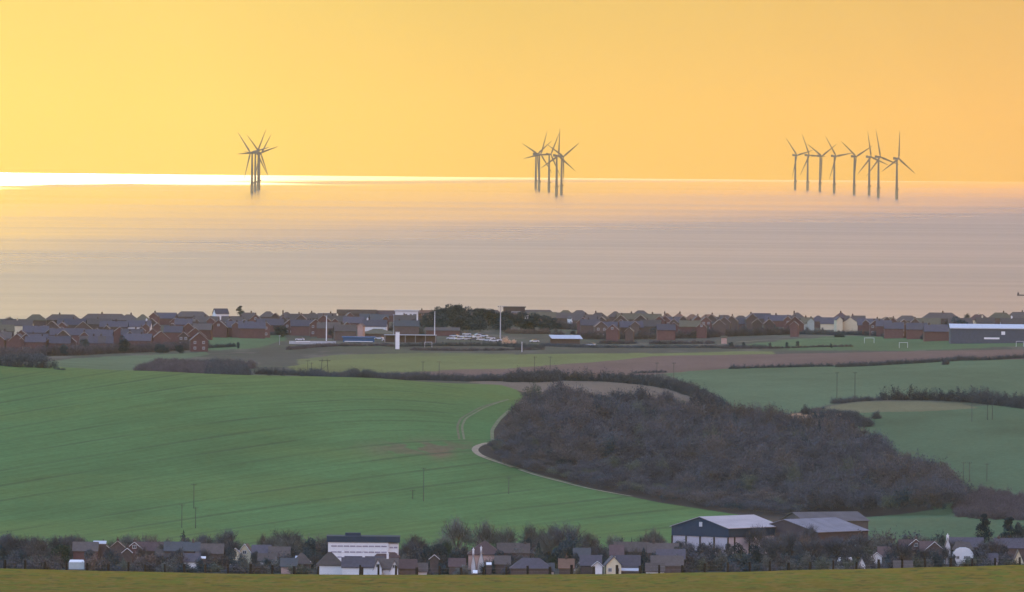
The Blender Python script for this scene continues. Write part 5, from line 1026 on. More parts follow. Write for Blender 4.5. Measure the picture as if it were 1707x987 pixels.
# ---- trees
def tpx(x, yt, wpx, kind, tone, h, label, lo=2780, hi=3170, far=False, group=None):
    X, Y, z, s = solve(x, yt, h, lo, hi, far); return put_tree(X, Y, h * 1.0, wpx / s, kind, tone, label, group=group)
VT = [ # village: x, top row, width px, kind, tone, height, label
 (10, 889, 34, 'bush', 'ever', 7.5, 'dark tall bush at the left edge of the village'), (50, 905, 60, 'bush', 'hedge', 5.5, 'wide dull bush near the left edge behind the second fence post'), (60, 893, 28, 'ever', 'hedge', 8.0, 'dark rounded tree above the wide dull bush at the left'),
 (92, 890, 30, 'bare', 'twig', 8.5, 'bare tree left of the three white dormer windows, taller one'), (118, 891, 36, 'bare', 'twig', 8.2, 'bare tree just left of the three white dormer windows'), (100, 908, 50, 'ever', 'ever_green', 6.2, 'dark green spreading tree left of the greenhouse'),
 (160, 922, 40, 'bush', 'twig_red', 4.6, 'russet bush right of the greenhouse'), (188, 917, 36, 'bush', 'ever', 5.2, 'dark bush below the second gable from the left'), (258, 900, 42, 'bare', 'twig_red', 6.8, 'russet bare tree in front of the long dull red roof'), (240, 918, 44, 'bush', 'twig_red', 5.0, 'wide russet bush below the long dull red roof'), (300, 920, 46, 'bush', 'twig_brown', 4.8, 'brown bush below the long dark grey roof'), (362, 921, 56, 'bush', 'twig_brown', 4.8, 'broad brown bush below the pale-edged gables'),
 (306, 882, 16, 'cone', 'conifer', 7.0, 'lone small dark conifer standing against the crop field at the left'), (380, 880, 46, 'bare', 'twig', 8.8, 'rounded bare tree left above the cream triangular gable'), (340, 888, 40, 'bare', 'twig', 7.2, 'low bare tree right of the lone small conifer'), (386, 911, 26, 'ever', 'ever', 6.2, 'dark bush-like tree left of the cream triangular gable'), (397, 920, 40, 'bush', 'ever', 5.0, 'dark bluish bush below the cream triangular gable'),
 (437, 891, 20, 'bare', 'twig_brown', 7.5, 'small bare tree right of the cream triangular gable'), (478, 876, 52, 'bare', 'twig', 9.6, 'large round bare tree between cream gable and white block'), (515, 892, 36, 'ever', 'ever', 8.2, 'dark evergreen right of the large round bare tree'), (542, 900, 28, 'ever', 'hedge', 6.8, 'dark evergreen beside the left end of the white block'), (455, 915, 44, 'bush', 'twig_red', 5.4, 'orange-brown bush in front of the brown-roofed house'), (470, 930, 60, 'bush', 'twig', 3.8, 'wide grey-brown bush behind the fence left of the white cottages'),
 (561, 903, 17, 'cone', 'conifer', 6.6, 'small conifer in front of the left part of the white block'), (590, 899, 32, 'ever', 'ever', 7.6, 'round dark evergreen in front of the middle of the white block'), (663, 917, 20, 'ever', 'ever', 5.2, 'small dark evergreen right of the arched-window building'), (684, 898, 34, 'bare', 'twig', 6.8, 'bare tree right of the white block'), (700, 903, 36, 'bush', 'hedge', 7.0, 'dark tall bush right of the white block'),
 (712, 904, 36, 'ever', 'ever', 7.6, 'dark tree, left one of the dark row in the village centre'), (735, 906, 40, 'ever', 'ever', 7.2, 'dark tree in the middle of the dark row in the village centre'), (745, 901, 26, 'ever', 'ever_green', 7.6, 'dark green tree near the right end of the dark row'), (760, 912, 36, 'ever', 'ever', 6.8, 'dark tree, right one of the dark row in the village centre'), (700, 922, 40, 'bush', 'hedge', 5.0, 'dark bush at the foot of the dark row, left'), (742, 922, 50, 'bush', 'hedge', 5.0, 'dark bush at the foot of the dark row, right'),
 (762, 861, 60, 'bare', 'grey', 12.0, 'tallest bare tree left of the hipped-roof house, branches clear against the field'), (810, 866, 50, 'bare', 'grey', 11.4, 'tall bare tree directly above the hipped-roof house'), (845, 874, 38, 'bare', 'grey', 10.2, 'narrower bare tree right above the hipped-roof house'), (887, 871, 48, 'bare', 'grey', 10.4, 'tall grey bare tree above the tall white chimney'), (918, 872, 40, 'bare', 'grey', 10.6, 'bare tree with thick dark forked trunk'), (946, 867, 60, 'bare', 'twig', 11.6, 'biggest bare tree of the clump left of the cream gabled house'),
 (945, 890, 50, 'ever', 'ever', 9.0, 'large dark evergreen under the biggest bare tree'), (898, 901, 24, 'cone', 'conifer', 7.6, 'dark pointed conifer right of the tall white chimney'), (878, 896, 22, 'ever', 'ever', 7.2, 'dark evergreen left of the pointed conifer'), (930, 904, 40, 'ever', 'ever', 7.0, 'lower dark evergreen left of the grey house'), (922, 918, 26, 'bush', 'ever_green', 4.8, 'green bush left of the small orange-tiled roof'), (830, 913, 24, 'ever', 'ever', 6.2, 'dark evergreen right of the tall narrow white gable'), (816, 930, 36, 'bush', 'ever', 4.2, 'dark bush right below the tall narrow white gable'),
 (999, 905, 40, 'bare', 'twig', 6.8, 'purplish bare tree left of the white-walled house with pinkish roof'), (1000, 922, 30, 'ever', 'ever', 5.2, 'dark bush-like tree left of the cream gabled house'), (1037, 892, 10, 'cone', 'ever', 7.2, 'small narrow dark conifer above the long brown roof, left of two'), (1053, 895, 10, 'cone', 'ever', 6.8, 'small narrow dark conifer above the long brown roof, right of two'), (1068, 893, 10, 'cone', 'ever', 7.0, 'small dark conifer left of the grey bare tree by the barn'),
 (1073, 911, 28, 'cone', 'conifer', 7.2, 'tall dome-shaped dark conifer right of the cream gabled house'), (1090, 879, 38, 'bare', 'grey', 8.8, 'grey bare tree left of the big dark barn'), (965, 945, 26, 'bush', 'straw', 1.8, 'straw-coloured clump behind the fence below the grey house'),
 (1146, 905, 46, 'bush', 'twig', 6.2, 'grey bush below the left corner of the big barn'), (1180, 905, 50, 'bush', 'twig', 6.2, 'grey bush below the big barn, right of its gable window'), (1160, 922, 60, 'bush', 'twig', 4.8, 'broad grey bush behind the fence below the big barn'), (1232, 902, 40, 'ever', 'conifer', 7.0, 'dark blue-green tree right below the big barn, left one'), (1256, 905, 40, 'ever', 'conifer', 6.8, 'dark blue-green tree right below the big barn, right one'), (1240, 922, 66, 'bush', 'ever', 5.0, 'dark broad bush under the two blue-green trees'),
 (1262, 872, 34, 'bare', 'twig', 9.0, 'bare tree between the big barn and the second barn'), (1285, 890, 40, 'bare', 'twig_brown', 7.6, 'brownish bare tree in front of the second barn gable'), (1320, 885, 44, 'bare', 'twig', 8.0, 'bare tree in front of the second barn'), (1352, 872, 30, 'bare', 'twig', 9.2, 'thin bare tree against the grey roof of the second barn'), (1340, 888, 26, 'bare', 'twig_red', 7.6, 'reddish bare tree below the second barn'), (1305, 922, 34, 'bush', 'ever', 4.8, 'rounded dark bush behind the fence below the second barn'),
 (1395, 890, 50, 'bare', 'twig', 7.4, 'bare tree below the right end of the second barn'), (1368, 905, 60, 'bush', 'twig', 5.8, 'wide grey bush below the second barn'), (1430, 885, 56, 'bush', 'twig_brown', 7.4, 'brown thicket-like bush right of the second barn'), (1470, 880, 60, 'bush', 'twig_brown', 7.4, 'brown bush above the low brown gable'), (1440, 905, 60, 'bush', 'twig_olive', 6.0, 'olive bush left of the low brown gable'), (1520, 882, 60, 'bush', 'twig', 7.0, 'grey bush above the white-edged brick gable with window'), (1565, 884, 44, 'bush', 'ever', 7.0, 'dark bush above the slender pointed white gable'),
 (1559, 914, 36, 'bush', 'ever', 5.2, 'dark bush in front of the white-edged brown gable'), (1480, 930, 40, 'bush', 'ever', 3.6, 'dark bush below the low brown gable'), (1642, 858, 40, 'pine', 'conifer', 11.5, 'dark layered pine, left of two at the right edge'), (1682, 861, 44, 'pine', 'conifer', 11.2, 'dark layered pine, right of two at the right edge'), (1702, 870, 30, 'ever', 'ever', 9.6, 'dark tree at the right edge beside the pines'), (1640, 905, 50, 'bush', 'twig', 6.0, 'grey bush right of the round-fronted white house'), (1660, 892, 60, 'bush', 'hedge', 6.6, 'dark bush below the left pine'), (1620, 925, 60, 'bush', 'twig_olive', 4.2, 'olive bush below the round-fronted white house'), (1672, 918, 50, 'bush', 'twig', 5.0, 'grey-brown bush left of the small cream gable at the right edge'),
 (20, 928, 60, 'bush', 'twig', 4.2, 'grey bush behind the first two fence posts'), (75, 930, 56, 'bush', 'twig_brown', 4.2, 'brownish bush left of the greenhouse'), (30, 915, 40, 'bush', 'ever', 5.4, 'dark bush above the grey bush at the left edge')]
for (x, yt, wp, kd, tn_, h_, lab) in VT: tpx(x, yt, wp, kd, tn_, h_, lab)
# smaller garden bushes fill the gaps; each is named by the fence post it stands behind
ORDN = ['first', 'second', 'third', 'fourth', 'fifth', 'sixth', 'seventh', 'eighth', 'ninth', 'tenth', '11th', '12th', '13th', '14th', '15th', '16th', '17th', '18th', '19th', '20th', '21st', '22nd', '23rd', '24th', '25th', '26th', '27th', '28th', '29th', '30th', '31st', '32nd', '33rd', '34th', '35th', '36th', '37th', '38th', '39th', '40th', '41st', '42nd', '43rd', '44th', '45th', '46th', '47th', '48th']
TN = {'twig': 'grey', 'twig_brown': 'brown', 'twig_olive': 'olive', 'hedge': 'dark', 'twig_red': 'russet', 'grey': 'pale grey'}
COT = ((532, 668), (1006, 1064), (114, 142), (1590, 1625), (796, 812), (940, 956))
for k, x in enumerate(PX):
    if x == 603.5: continue
    done = set()
    for (dx, r0, r1, w0, w1, h0, h1, word, blk) in ((6, 932, 940, 38, 52, 2.9, 3.9, 'low', COT), (-10, 921, 929, 34, 48, 3.8, 5.0, 'taller', COT), (20, 914, 921, 32, 46, 4.4, 5.6, 'still taller', COT + ((120, 175), (200, 235), (340, 368), (395, 425), (1512, 1575), (770, 830)))):
        xx = x + dx + rf.uniform(-4, 4)
        if any(a_ - w1 * 0.35 < xx < b_ + w1 * 0.35 for a_, b_ in blk): continue
        t1 = rf.choice([q for q in ('twig', 'twig_brown', 'hedge', 'twig_olive', 'twig', 'grey', 'ever') if q not in done]); done.add(t1)
        tpx(xx, rf.uniform(r0, r1), rf.uniform(w0, w1), 'bush', t1, rf.uniform(h0, h1), f"{word} {TN.get(t1, 'dark green')} bush behind the {ORDN[k]} fence post from the left", group='garden bushes behind the fence')
    t2 = rf.choice(['twig', 'twig_brown', 'hedge', 'grey'])
    if not any(a - 4 < x < b + 4 for a, b in ((548, 665), (1590, 1625), (120, 180), (1120, 1290), (320, 370), (400, 425))):
        yt = rf.uniform(891, 901) if x < 700 else rf.uniform(896, 906); tpx(x + rf.uniform(-8, 8), yt, rf.uniform(34, 52), 'bush', t2, rf.uniform(5.0, 6.4), f"{TN[t2]} bush at the field's foot, above the {ORDN[k]} fence post from the left", lo=2950, hi=3190, group='bushes along the far side of the village')
for i_, (x, yt, wp, tn_, h_) in enumerate([(150, 914, 26, 'hedge', 5.6), (183, 909, 20, 'twig', 6.2), (212, 909, 22, 'hedge', 6.0), (236, 908, 22, 'twig_brown', 6.2), (276, 907, 24, 'twig', 6.2), (300, 910, 22, 'hedge', 6.0), (342, 912, 22, 'twig', 5.8), (378, 905, 22, 'twig', 6.4), (425, 914, 20, 'hedge', 5.6), (448, 906, 26, 'twig', 6.4), (486, 908, 30, 'hedge', 6.2), (512, 912, 26, 'ever', 5.8), (527, 920, 20, 'twig', 5.0), (612, 914, 22, 'twig', 6.2), (690, 915, 24, 'hedge', 6.0), (775, 908, 22, 'hedge', 6.4), (835, 900, 24, 'twig', 7.0), (852, 918, 26, 'hedge', 5.6), (868, 921, 22, 'twig', 5.4), (905, 924, 24, 'ever', 5.2), (960, 920, 22, 'hedge', 5.6), (988, 911, 26, 'twig', 6.2), (1006, 913, 22, 'hedge', 6.0), (1040, 910, 16, 'twig', 6.0), (1060, 910, 22, 'twig_brown', 6.2), (1088, 900, 30, 'hedge', 6.8), (1100, 914, 26, 'twig', 5.8), (1128, 909, 26, 'hedge', 6.2), (1135, 898, 26, 'twig', 7.0), (1470, 906, 24, 'twig', 6.2), (1500, 905, 24, 'hedge', 6.2), (1540, 909, 18, 'twig', 6.0), (1130, 900, 26, 'hedge', 6.6), (1150, 902, 26, 'twig', 6.4), (1172, 903, 26, 'hedge', 6.3), (1195, 903, 28, 'twig', 6.4), (1216, 900, 24, 'hedge', 6.6), (1290, 903, 26, 'hedge', 6.4), (1330, 900, 28, 'hedge', 6.6), (1362, 898, 26, 'twig', 7.0), (1410, 900, 26, 'hedge', 6.6), (1430, 903, 24, 'twig', 6.4), (1576, 908, 18, 'twig', 6.0), (1588, 920, 20, 'hedge', 5.2), (1650, 905, 26, 'twig', 6.4), (1672, 903, 24, 'hedge', 6.4)]):
    pi_ = min(range(len(PX)), key=lambda q: abs(PX[q] - x)); tpx(x, yt, wp, 'ever' if tn_ in ('hedge', 'ever') else 'bare', tn_, h_, f"small {'dark round' if tn_ in ('hedge', 'ever') else 'leafless'} tree among the roofs, above the {ORDN[pi_]} fence post from the left", group='small trees among the village roofs')
for k, x in enumerate(PX):
    if x == 603.5 or any(a - 6 < x < b + 6 for a, b in ((300, 315), (545, 665), (750, 860), (935, 955), (1110, 1260), (1590, 1625), (395, 425))): continue
    yt = rf.uniform(886, 898); tpx(x + rf.uniform(-14, 14), yt, rf.uniform(36, 56), 'bare', rf.choice(['twig', 'grey', 'twig_brown']), rf.uniform(7.0, 8.4), f"leafless tree reaching over the roofs above the {ORDN[k]} fence post from the left", lo=2900, hi=3190, group='leafless trees over the village')
TT = [ # town trees
 (107, 574, 20, 'ever', 'ever', 5.0, 'dark round tree left of two larger ones in front of the left estate'), (141, 562, 28, 'ever', 'ever', 7.4, 'large dark tree in front of the left estate, middle of three'), (207, 559, 26, 'ever', 'ever', 8.0, 'large dark tree left of the low cream bungalow'), (267, 573, 24, 'ever', 'ever', 4.4, 'dark tree right of the low cream bungalow'), (300, 573, 22, 'ever', 'ever', 4.4, 'dark tree below the tall narrow red house'), (397, 570, 9, 'ever', 'ever', 3.4, 'small dark tree on the green right of the left estate'),
 (470, 540, 36, 'ever', 'ever', 6.4, 'wide dark tree left of the leftmost mast'), (400, 508, 22, 'pine', 'ever', 7.5, 'dark pine standing out on the skyline at left'), (15, 513, 34, 'bush', 'twig', 2.8, 'bare tree on the skyline at the left edge'), (70, 519, 24, 'bush', 'twig', 2.4, 'small bare tree on the skyline right of the one at the left edge'), (1126, 543, 17, 'ever', 'ever', 4.6, 'round dark tree in the right estate'),
 (1092, 545, 24, 'ever', 'hedge', 4.6, 'dull dark tree left of the round dark tree in the right estate'), (1603, 527, 46, 'ever', 'ever', 9.0, 'broad dark tree above the left end of the warehouse'), (1612, 519, 12, 'bare', 'grey', 5.0, 'small pale bare tree on the skyline above the broad dark tree'), (1596, 548, 24, 'ever', 'ever', 5.0, 'dark tree in front of the left end of the warehouse'), (555, 545, 26, 'bare', 'twig', 6.0, 'bare tree just right of the leftmost mast'), (580, 548, 30, 'ever', 'hedge', 5.0, 'dark tree above the left end of the blue building'),
 (1218, 570, 12, 'ever', 'ever', 2.8, 'small dark tree right of the pale pink hut'), (1240, 569, 8, 'ever', 'ever', 2.8, 'small dark tree beside the path, leftmost'), (1283, 571, 7, 'ever', 'ever', 2.4, 'small dark tree beside the path, second'), (1312, 570, 7, 'ever', 'ever', 2.6, 'small dark tree on the sports ground, third'), (1329, 568, 8, 'ever', 'ever', 2.8, 'small dark tree on the sports ground, fourth'), (1386, 572, 6, 'ever', 'ever', 2.4, 'small dark tree on the sports ground, rightmost')]
for (x, yt, wp, kd, tn_, h_, lab) in TT:
    if h_ < 3 or x == 397: p = at(x, yt + h_ * 3.7, 4400, 5600); put_tree(p[0], p[1], h_, wp / F * p[1], kd, tn_, lab)
    else: tpx(x, yt, wp, kd, tn_, h_, lab, 4600, 5860, far=(yt < 524))
CL = [(712, 523, 30, 7), (728, 513, 34, 10), (745, 509, 36, 11), (762, 509, 34, 11), (780, 512, 36, 11), (800, 515, 38, 10), (822, 517, 38, 10), (845, 519, 38, 9), (868, 520, 38, 9), (890, 523, 36, 8.5), (908, 527, 34, 7.6), (922, 531, 26, 6.5), (735, 525, 36, 8), (765, 527, 40, 8), (800, 528, 40, 8), (840, 530, 40, 7.4), (880, 533, 40, 7), (908, 538, 32, 6)]
for i, (x, yt, wp, h_) in enumerate(CL):
    p = at(x, 549 if i < 12 else 553, 4800, 5700); h_ = ((549 if i < 12 else 553) - yt) / F * p[1] * 1.06 + 0.5
    put_tree(p[0], p[1], h_, wp * 1.15 / F * p[1], 'ever', 'conifer', f"dark tree, {ORDN[i] if i < 12 else ORDN[i - 12]} from left in the {'back' if i < 12 else 'front'} row of the central clump", group='dark trees of the central clump')
p = at(848, 573, 4500, 5400); put_tree(p[0] - 1.2, p[1], 3.2, 4.6, 'bush', 'peach', 'peach coloured bush standing beside the foot of the tallest mast', 'bush'); put_tree(p[0] + 2.4, p[1], 2.2, 3.2, 'bush', 'peach', 'smaller peach coloured bush right of the larger one', 'bush')
for i, (pth, h, w_, tone, lab, dn) in enumerate([
   ([(-12, 597), (60, 594), (130, 592), (210, 588), (300, 584), (345, 580)], 4.6, 5.5, 'scrub', 'grey-purple hedge belt in front of the left estate', 1.2), ([(320, 581), (392, 578)], 2.0, 3.0, 'ever', 'trimmed dark hedge right of the red front-row house', 1.2), ([(-12, 604), (40, 603), (70, 603)], 3.5, 6, 'hedge', 'dark hedge below the left end of the hedge belt', 1),
   ([(395, 556), (440, 559), (520, 558), (565, 557)], 2.4, 4, 'hedge', 'dark hedge below the red houses left of the blue building', 1), ([(480, 583), (560, 577), (640, 577), (655, 578)], 2.0, 3.5, 'scrub', 'purplish hedge below the blue building', 1), ([(668, 578), (740, 577), (830, 577), (900, 580)], 2.4, 3.5, 'hedge', 'dark hedge below the covered stand and car park', 1.2), ([(690, 584), (760, 585), (850, 584), (905, 583)], 1.8, 5, 'scrub', 'brownish scrub strip below the car park hedge', 1),
   ([(845, 556), (900, 557), (915, 556)], 3.0, 4, 'twig_red', 'reddish bare shrubs below the right end of the central clump', 1), ([(925, 548), (985, 551), (1010, 553)], 4.2, 5, 'scrub', 'purple-brown shrubs left of the right estate', 1.1), ([(965, 565), (1060, 566), (1150, 564), (1230, 560), (1330, 557)], 4.4, 5.5, 'scrub', 'dark hedge belt in front of the right estate', 1.2), ([(905, 577), (1000, 580), (1100, 580), (1200, 580), (1290, 580)], 2.0, 4, 'hedge', 'low dark hedge along the far side of the yellowish meadow', 1.0), ([(1000, 573), (1100, 574), (1190, 573)], 2.4, 5, 'scrub', 'mauve scrub between the right estate and the meadow hedge', 1),
   ([(1335, 557), (1440, 559), (1520, 563), (1600, 567)], 2.8, 4, 'hedge', 'dark hedge below the cream and red houses on the right', 1.2), ([(1600, 570), (1660, 571), (1720, 571)], 2.2, 4, 'hedge', 'dark hedge below the warehouse', 1.2), ([(1205, 581), (1300, 581), (1420, 578)], 1.4, 3, 'scrub', 'brown scrub line between path and ploughed field', 1)]):
    hedge(pth, h, w_, tone, lab, 0.0 if h > 4 else 0.12, seed=50 + i, dens=dn, lo=4300, hi=5850)
BT = [(40, 555), (75, 553), (110, 556), (150, 555), (185, 556), (215, 549), (245, 546), (60, 538), (95, 545), (20, 545), (130, 541), (300, 537), (315, 541), (345, 544), (375, 545), (410, 546), (440, 542), (495, 548), (530, 544), (560, 551), (590, 537), (610, 545), (660, 545), (690, 541), (610, 556), (700, 552), (940, 538), (960, 541), (990, 545), (1010, 548), (1035, 552), (1060, 548), (1080, 550), (1105, 552), (1145, 552), (1180, 552), (1215, 550), (1240, 548), (1268, 546), (1290, 548), (1320, 547), (1345, 550), (1370, 550), (1440, 553), (1465, 553), (1495, 556), (1520, 558), (1550, 558), (1580, 556), (1500, 545), (1545, 546), (1575, 536), (1660, 535), (1695, 537), (1430, 540), (1310, 540), (1230, 541), (985, 557), (1130, 558), (1250, 554), (20, 575), (60, 578), (95, 580), (160, 578), (240, 580), (320, 576), (180, 572), (25, 566), (75, 564), (12, 585), (75, 586), (118, 584), (270, 583), (225, 560), (280, 560), (310, 561), (150, 567), (1000, 556), (1035, 558), (1065, 557), (1090, 559), (1012, 541), (1040, 543), (1075, 544), (1110, 548), (1160, 555), (1200, 556), (1270, 553), (1300, 553), (425, 553), (450, 552), (495, 553), (520, 553), (600, 551), (645, 546), (670, 547), (720, 550), (760, 553), (930, 556), (955, 552), (1400, 557), (1480, 559), (1540, 561), (1570, 562), (350, 549), (385, 548)]
BTI = []
for i, (x, y) in enumerate(BT):
    tn_ = rf.choice(['hedge', 'scrub', 'twig', 'ever']); h_ = rf.uniform(2.6, 4.6); p = at(x, y + 5, 4500, 5860)
    o = put_tree(p[0], p[1], h_, h_ * rf.uniform(1.1, 1.8), 'bush', tn_, 'x', group='garden bushes of the coastal town'); BTI.append((x, y, o, {'hedge': 'dark', 'scrub': 'mauve-brown', 'twig': 'grey', 'ever': 'dark green'}[tn_] + ' garden bush between houses'))
landmark_labels(BTI, LM)
for x, y, wp, h_, lab in ((1345, 685, 22, 4.2, 'lone round bush in front of the orange stubble strip'), (1461, 692, 18, 3.4, 'lone dark bush on the tan stubble, right one'), (1577, 602, 16, 3.4, 'round bush rising from the hedge of the ploughed field'), (461 + 10, 628, 12, 2.6, 'small round bush on the crest near the pair of poles'), (503, 626, 10, 3.0, 'single round bush on the crest left of the poles'), (448, 626, 14, 2.2, 'low bush at the left end of the crest hedge'), (575, 630, 20, 3.8, 'bushy clump at the foot of the lattice pole')):
    if y in (626, 628, 630): tpx(x, y - h_ * 2.2, wp, 'bush', 'hedge', h_, lab, 3915, 4080)
    else: p = at(x, y + 6, 3700, 4700); put_tree(p[0], p[1], h_, wp / F * p[1], 'bush', 'hedge', lab, 'bush')
p = at(1365, 762, 3200, 3900); put_tree(p[0], p[1], 13.5, 4.6, 'cone', 'conifer', 'single dark conifer rising inside the leafless wood')

# ---- wooden poles carrying the power lines
POLEM = mat_simple('grey_pole_wood', (0.075, 0.08, 0.075), var=0.2)
def pole(x, yt, yb, label, arm=True, lo=3150, hi=4900, lattice=False):
    p = at(x, yb, lo, hi); h = (yb - yt) / F * p[1]; o = empty('utility_pole', tuple(p), 0.35); tag(o, label, 'pole', 'poles carrying power lines')
    if lattice:
        for sx_ in (-1, 1): b = MB(); b.tube((sx_ * 1.6, 0, -0.5), (sx_ * 1.0, 0, h), 0.14, 0.10, 6); b.build('leg', POLEM, o)
        b = MB(); b.bar((-1.5, 0, h * 0.3), (1.3, 0, h * 0.6), 0.12); b.build('brace', POLEM, o); b = MB(); b.bar((-2.4, 0, h - 0.8), (2.4, 0, h - 0.8), 0.2); b.build('crossarm', POLEM, o)
        return
    b = MB(); b.tube((0, 0, -0.5), (0, 0, h), 0.13, 0.09, 7); b.build('pole', POLEM, o)
    if arm:
        b = MB(); b.bar((-0.8, 0, h - 0.4), (0.8, 0, h - 0.4), 0.10); b.build('crossarm', POLEM, o)
        for dx in (-0.7, 0, 0.7): b = MB(); b.tube((dx, 0, h - 0.35), (dx, 0, h - 0.1), 0.07, 0.05, 6); b.build('insulator', POLEM, o)
PO = [(303, 840, 880, 'pole above the lone small conifer, left of two'), (326, 845, 881, 'pole above the lone small conifer, right of two'), (323, 806, 848, 'faint pole higher on the crop field above the conifer pair'), (706, 779, 836, 'tallest pole in the middle of the crop field'), (688, 816, 832, 'short post left of the tallest pole in the crop field'), (848, 795, 824, 'faint pole in the crop field below the track'),
 (513, 600, 624, 'pole on the crest, left of the close pair'), (519, 604, 624, 'pole on the crest, right of the close pair'), (705, 602, 623, 'pole in the yellowish meadow left of centre, left one'), (732, 602, 623, 'pole in the yellowish meadow left of centre, right one'), (891, 594, 621, 'pole in the meadow just right of centre, left one'), (917, 594, 619, 'pole in the meadow just right of centre, right one'), (1095, 604, 632, 'pole beside the corner of the upper right pasture, left one'), (1123, 604, 640, 'pole beside the corner of the upper right pasture, right one'),
 (1395, 620, 664, 'pole in the upper right pasture, left of two'), (1425, 620, 664, 'pole in the upper right pasture, right of two'), (1606, 770, 803, 'pole at the bottom of the lower right pasture, left one'), (1616, 770, 803, 'pole at the bottom of the lower right pasture, middle one'), (1645, 772, 803, 'pole at the bottom of the lower right pasture, right one'), (1620, 660, 703, 'pole crossing the tree belt at right, leftmost'), (1646, 660, 700, 'pole crossing the tree belt at right, second'), (1654, 660, 700, 'pole crossing the tree belt at right, rightmost'), (1024, 775, 792, 'pale post in the lower part of the wood, left one'), (1050, 776, 796, 'pale post in the lower part of the wood, right one')]
for x, yt, yb, lab in PO: pole(x, yt, yb, lab)
pole(541, 598, 624, 'two-legged braced pole on the crest', lattice=True)

# ================================================================== wind farm
BACKLIT_PAINT = mat_simple('backlit_turbine_paint', (0.17, 0.13, 0.10), rough=0.6, spec=0.2, var=0.05); YEL = mat_simple('foundation_paint', (0.30, 0.22, 0.12), rough=0.7, var=0.05)  # turbines' light grey darkened and warmed here to carry their backlit shade
def sea_depth(x, y):
    Yv = np.linspace(6000, 40000, 34001); p = ray(np.full(Yv.size, x), np.full(Yv.size, y), Yv); k = np.argmax(p[:, 2] <= -(p[:, 0]**2 + p[:, 1]**2) / (2 * RE)); return p[k]
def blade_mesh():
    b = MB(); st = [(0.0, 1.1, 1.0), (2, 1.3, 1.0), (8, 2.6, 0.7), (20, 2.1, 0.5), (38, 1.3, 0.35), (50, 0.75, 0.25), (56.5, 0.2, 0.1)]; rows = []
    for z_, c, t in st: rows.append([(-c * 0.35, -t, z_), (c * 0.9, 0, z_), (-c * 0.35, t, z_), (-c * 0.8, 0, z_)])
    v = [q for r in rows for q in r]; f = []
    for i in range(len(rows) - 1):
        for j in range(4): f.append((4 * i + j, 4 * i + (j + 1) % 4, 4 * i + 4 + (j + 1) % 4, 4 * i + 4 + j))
    f += [(3, 2, 1, 0), tuple(range(4 * len(rows) - 4, 4 * len(rows)))]; b.add(v, f); me = bpy.data.meshes.new('blade'); me.from_pydata(b.v, [], b.f); me.update(); me.materials.append(BACKLIT_PAINT); return me
BLADE = blade_mesh(); TM = {}
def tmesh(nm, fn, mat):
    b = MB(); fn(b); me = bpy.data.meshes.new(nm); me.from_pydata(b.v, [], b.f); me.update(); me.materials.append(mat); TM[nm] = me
tmesh('tower', lambda b: (b.tube((0, 0, 18), (0, 0, 50), 2.5, 2.1, 16), b.tube((0, 0, 50), (0, 0, 78.2), 2.1, 1.6, 16)), BACKLIT_PAINT)
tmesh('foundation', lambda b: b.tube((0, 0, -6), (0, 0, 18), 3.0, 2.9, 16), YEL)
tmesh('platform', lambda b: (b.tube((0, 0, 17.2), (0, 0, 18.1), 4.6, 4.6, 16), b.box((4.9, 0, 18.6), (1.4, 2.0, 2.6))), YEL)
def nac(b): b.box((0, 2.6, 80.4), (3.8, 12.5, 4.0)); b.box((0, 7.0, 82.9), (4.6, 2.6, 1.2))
tmesh('nacelle', nac, BACKLIT_PAINT); tmesh('hub', lambda b: (b.tube((0, -3.7, 80.4), (0, -6.2, 80.4), 1.9, 1.7, 12), b.tube((0, -6.2, 80.4), (0, -7.6, 80.4), 1.7, 0.5, 12)), BACKLIT_PAINT)
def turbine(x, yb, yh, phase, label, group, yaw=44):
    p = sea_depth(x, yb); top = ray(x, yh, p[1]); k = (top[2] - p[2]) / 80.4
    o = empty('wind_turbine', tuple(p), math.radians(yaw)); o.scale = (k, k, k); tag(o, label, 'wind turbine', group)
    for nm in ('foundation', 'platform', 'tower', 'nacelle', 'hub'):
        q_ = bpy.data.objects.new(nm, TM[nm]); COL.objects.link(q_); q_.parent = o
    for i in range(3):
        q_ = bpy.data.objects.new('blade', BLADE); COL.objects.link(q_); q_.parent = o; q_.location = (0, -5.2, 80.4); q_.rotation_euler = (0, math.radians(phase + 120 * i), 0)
ordw = ['leftmost', 'second from left', 'third from left', 'fourth from left', 'fifth from left', 'sixth from left', 'seventh from left', 'rightmost']
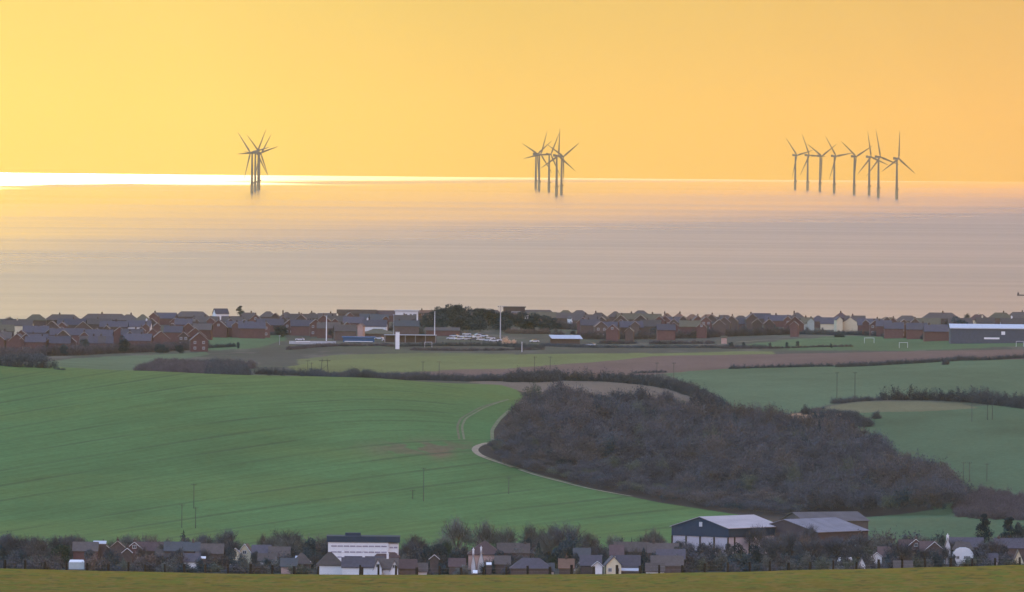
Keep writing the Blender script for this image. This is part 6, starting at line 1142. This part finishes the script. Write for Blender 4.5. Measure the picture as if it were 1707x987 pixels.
for i, (x, yb, yh, ph) in enumerate([(1325.5, 314.9, 258.9, -43), (1346.1, 316.3, 258.9, -27), (1366.7, 318.4, 260.3, -60), (1390.4, 320.6, 260.3, -38), (1423.7, 323.4, 261, -55), (1448.7, 324.8, 261.7, -12), (1464, 328.4, 261.7, -14), (1494.6, 331.2, 264.5, 2)]):
    turbine(x, yb, yh, ph, f"{'nearest offshore' if i == 7 else 'offshore'} wind turbine, {ordw[i]} in the right-hand row of eight", 'offshore wind turbines')
for i, (x, yb, yh, ph) in enumerate([(893, 314.2, 256.7, -64), (898.6, 316.3, 257.4, 20), (915, 318.4, 257.4, 28), (927.6, 326.2, 259.6, 3), (935.8, 323.4, 261, 58)]):
    turbine(x, yb, yh, ph, f"offshore wind turbine, {ordw[i] if i < 4 else 'rightmost'} of the five in the middle cluster", 'offshore wind turbines')
for i, (x, yb, yh, ph) in enumerate([(419.9, 320.6, 254.6, -42), (425.2, 317.7, 254.6, 27), (430.2, 315.6, 254.9, 75), (432.0, 313.8, 256.5, 35)]):
    turbine(x, yb, yh, ph, f"offshore wind turbine, {ordw[i] if i < 3 else 'rightmost'} of the four overlapping in the left-hand cluster", 'offshore wind turbines', yaw=-44 if i == 0 else 44)
# fishing boat at the right edge
p = sea_depth(1702, 493); o = empty('boat', tuple(p), 0.1); tag(o, 'small dark boat on the sea at the right edge above the town', 'boat')
b = MB(); b.add([(-3.2, -0.9, 0.9), (3.6, -0.9, 0.9), (4.4, 0, 1.2), (3.6, 0.9, 0.9), (-3.2, 0.9, 0.9), (-2.9, -0.6, -0.3), (3.3, -0.6, -0.3), (3.7, 0, -0.3), (3.3, 0.6, -0.3), (-2.9, 0.6, -0.3)], [(0, 1, 2, 3, 4), (9, 8, 7, 6, 5), (0, 5, 6, 1), (1, 6, 7, 2), (2, 7, 8, 3), (3, 8, 9, 4), (4, 9, 5, 0)]); b.build('hull', SLATE, o)
b = MB(); b.box((-2.2, 0, 1.7), (1.2, 1.2, 1.6)); b.build('wheelhouse', SLATE, o); b = MB(); b.tube((-2.4, 0, 2.4), (-2.4, 0, 4.2), 0.08, 0.05, 6); b.build('mast', SLATE, o)
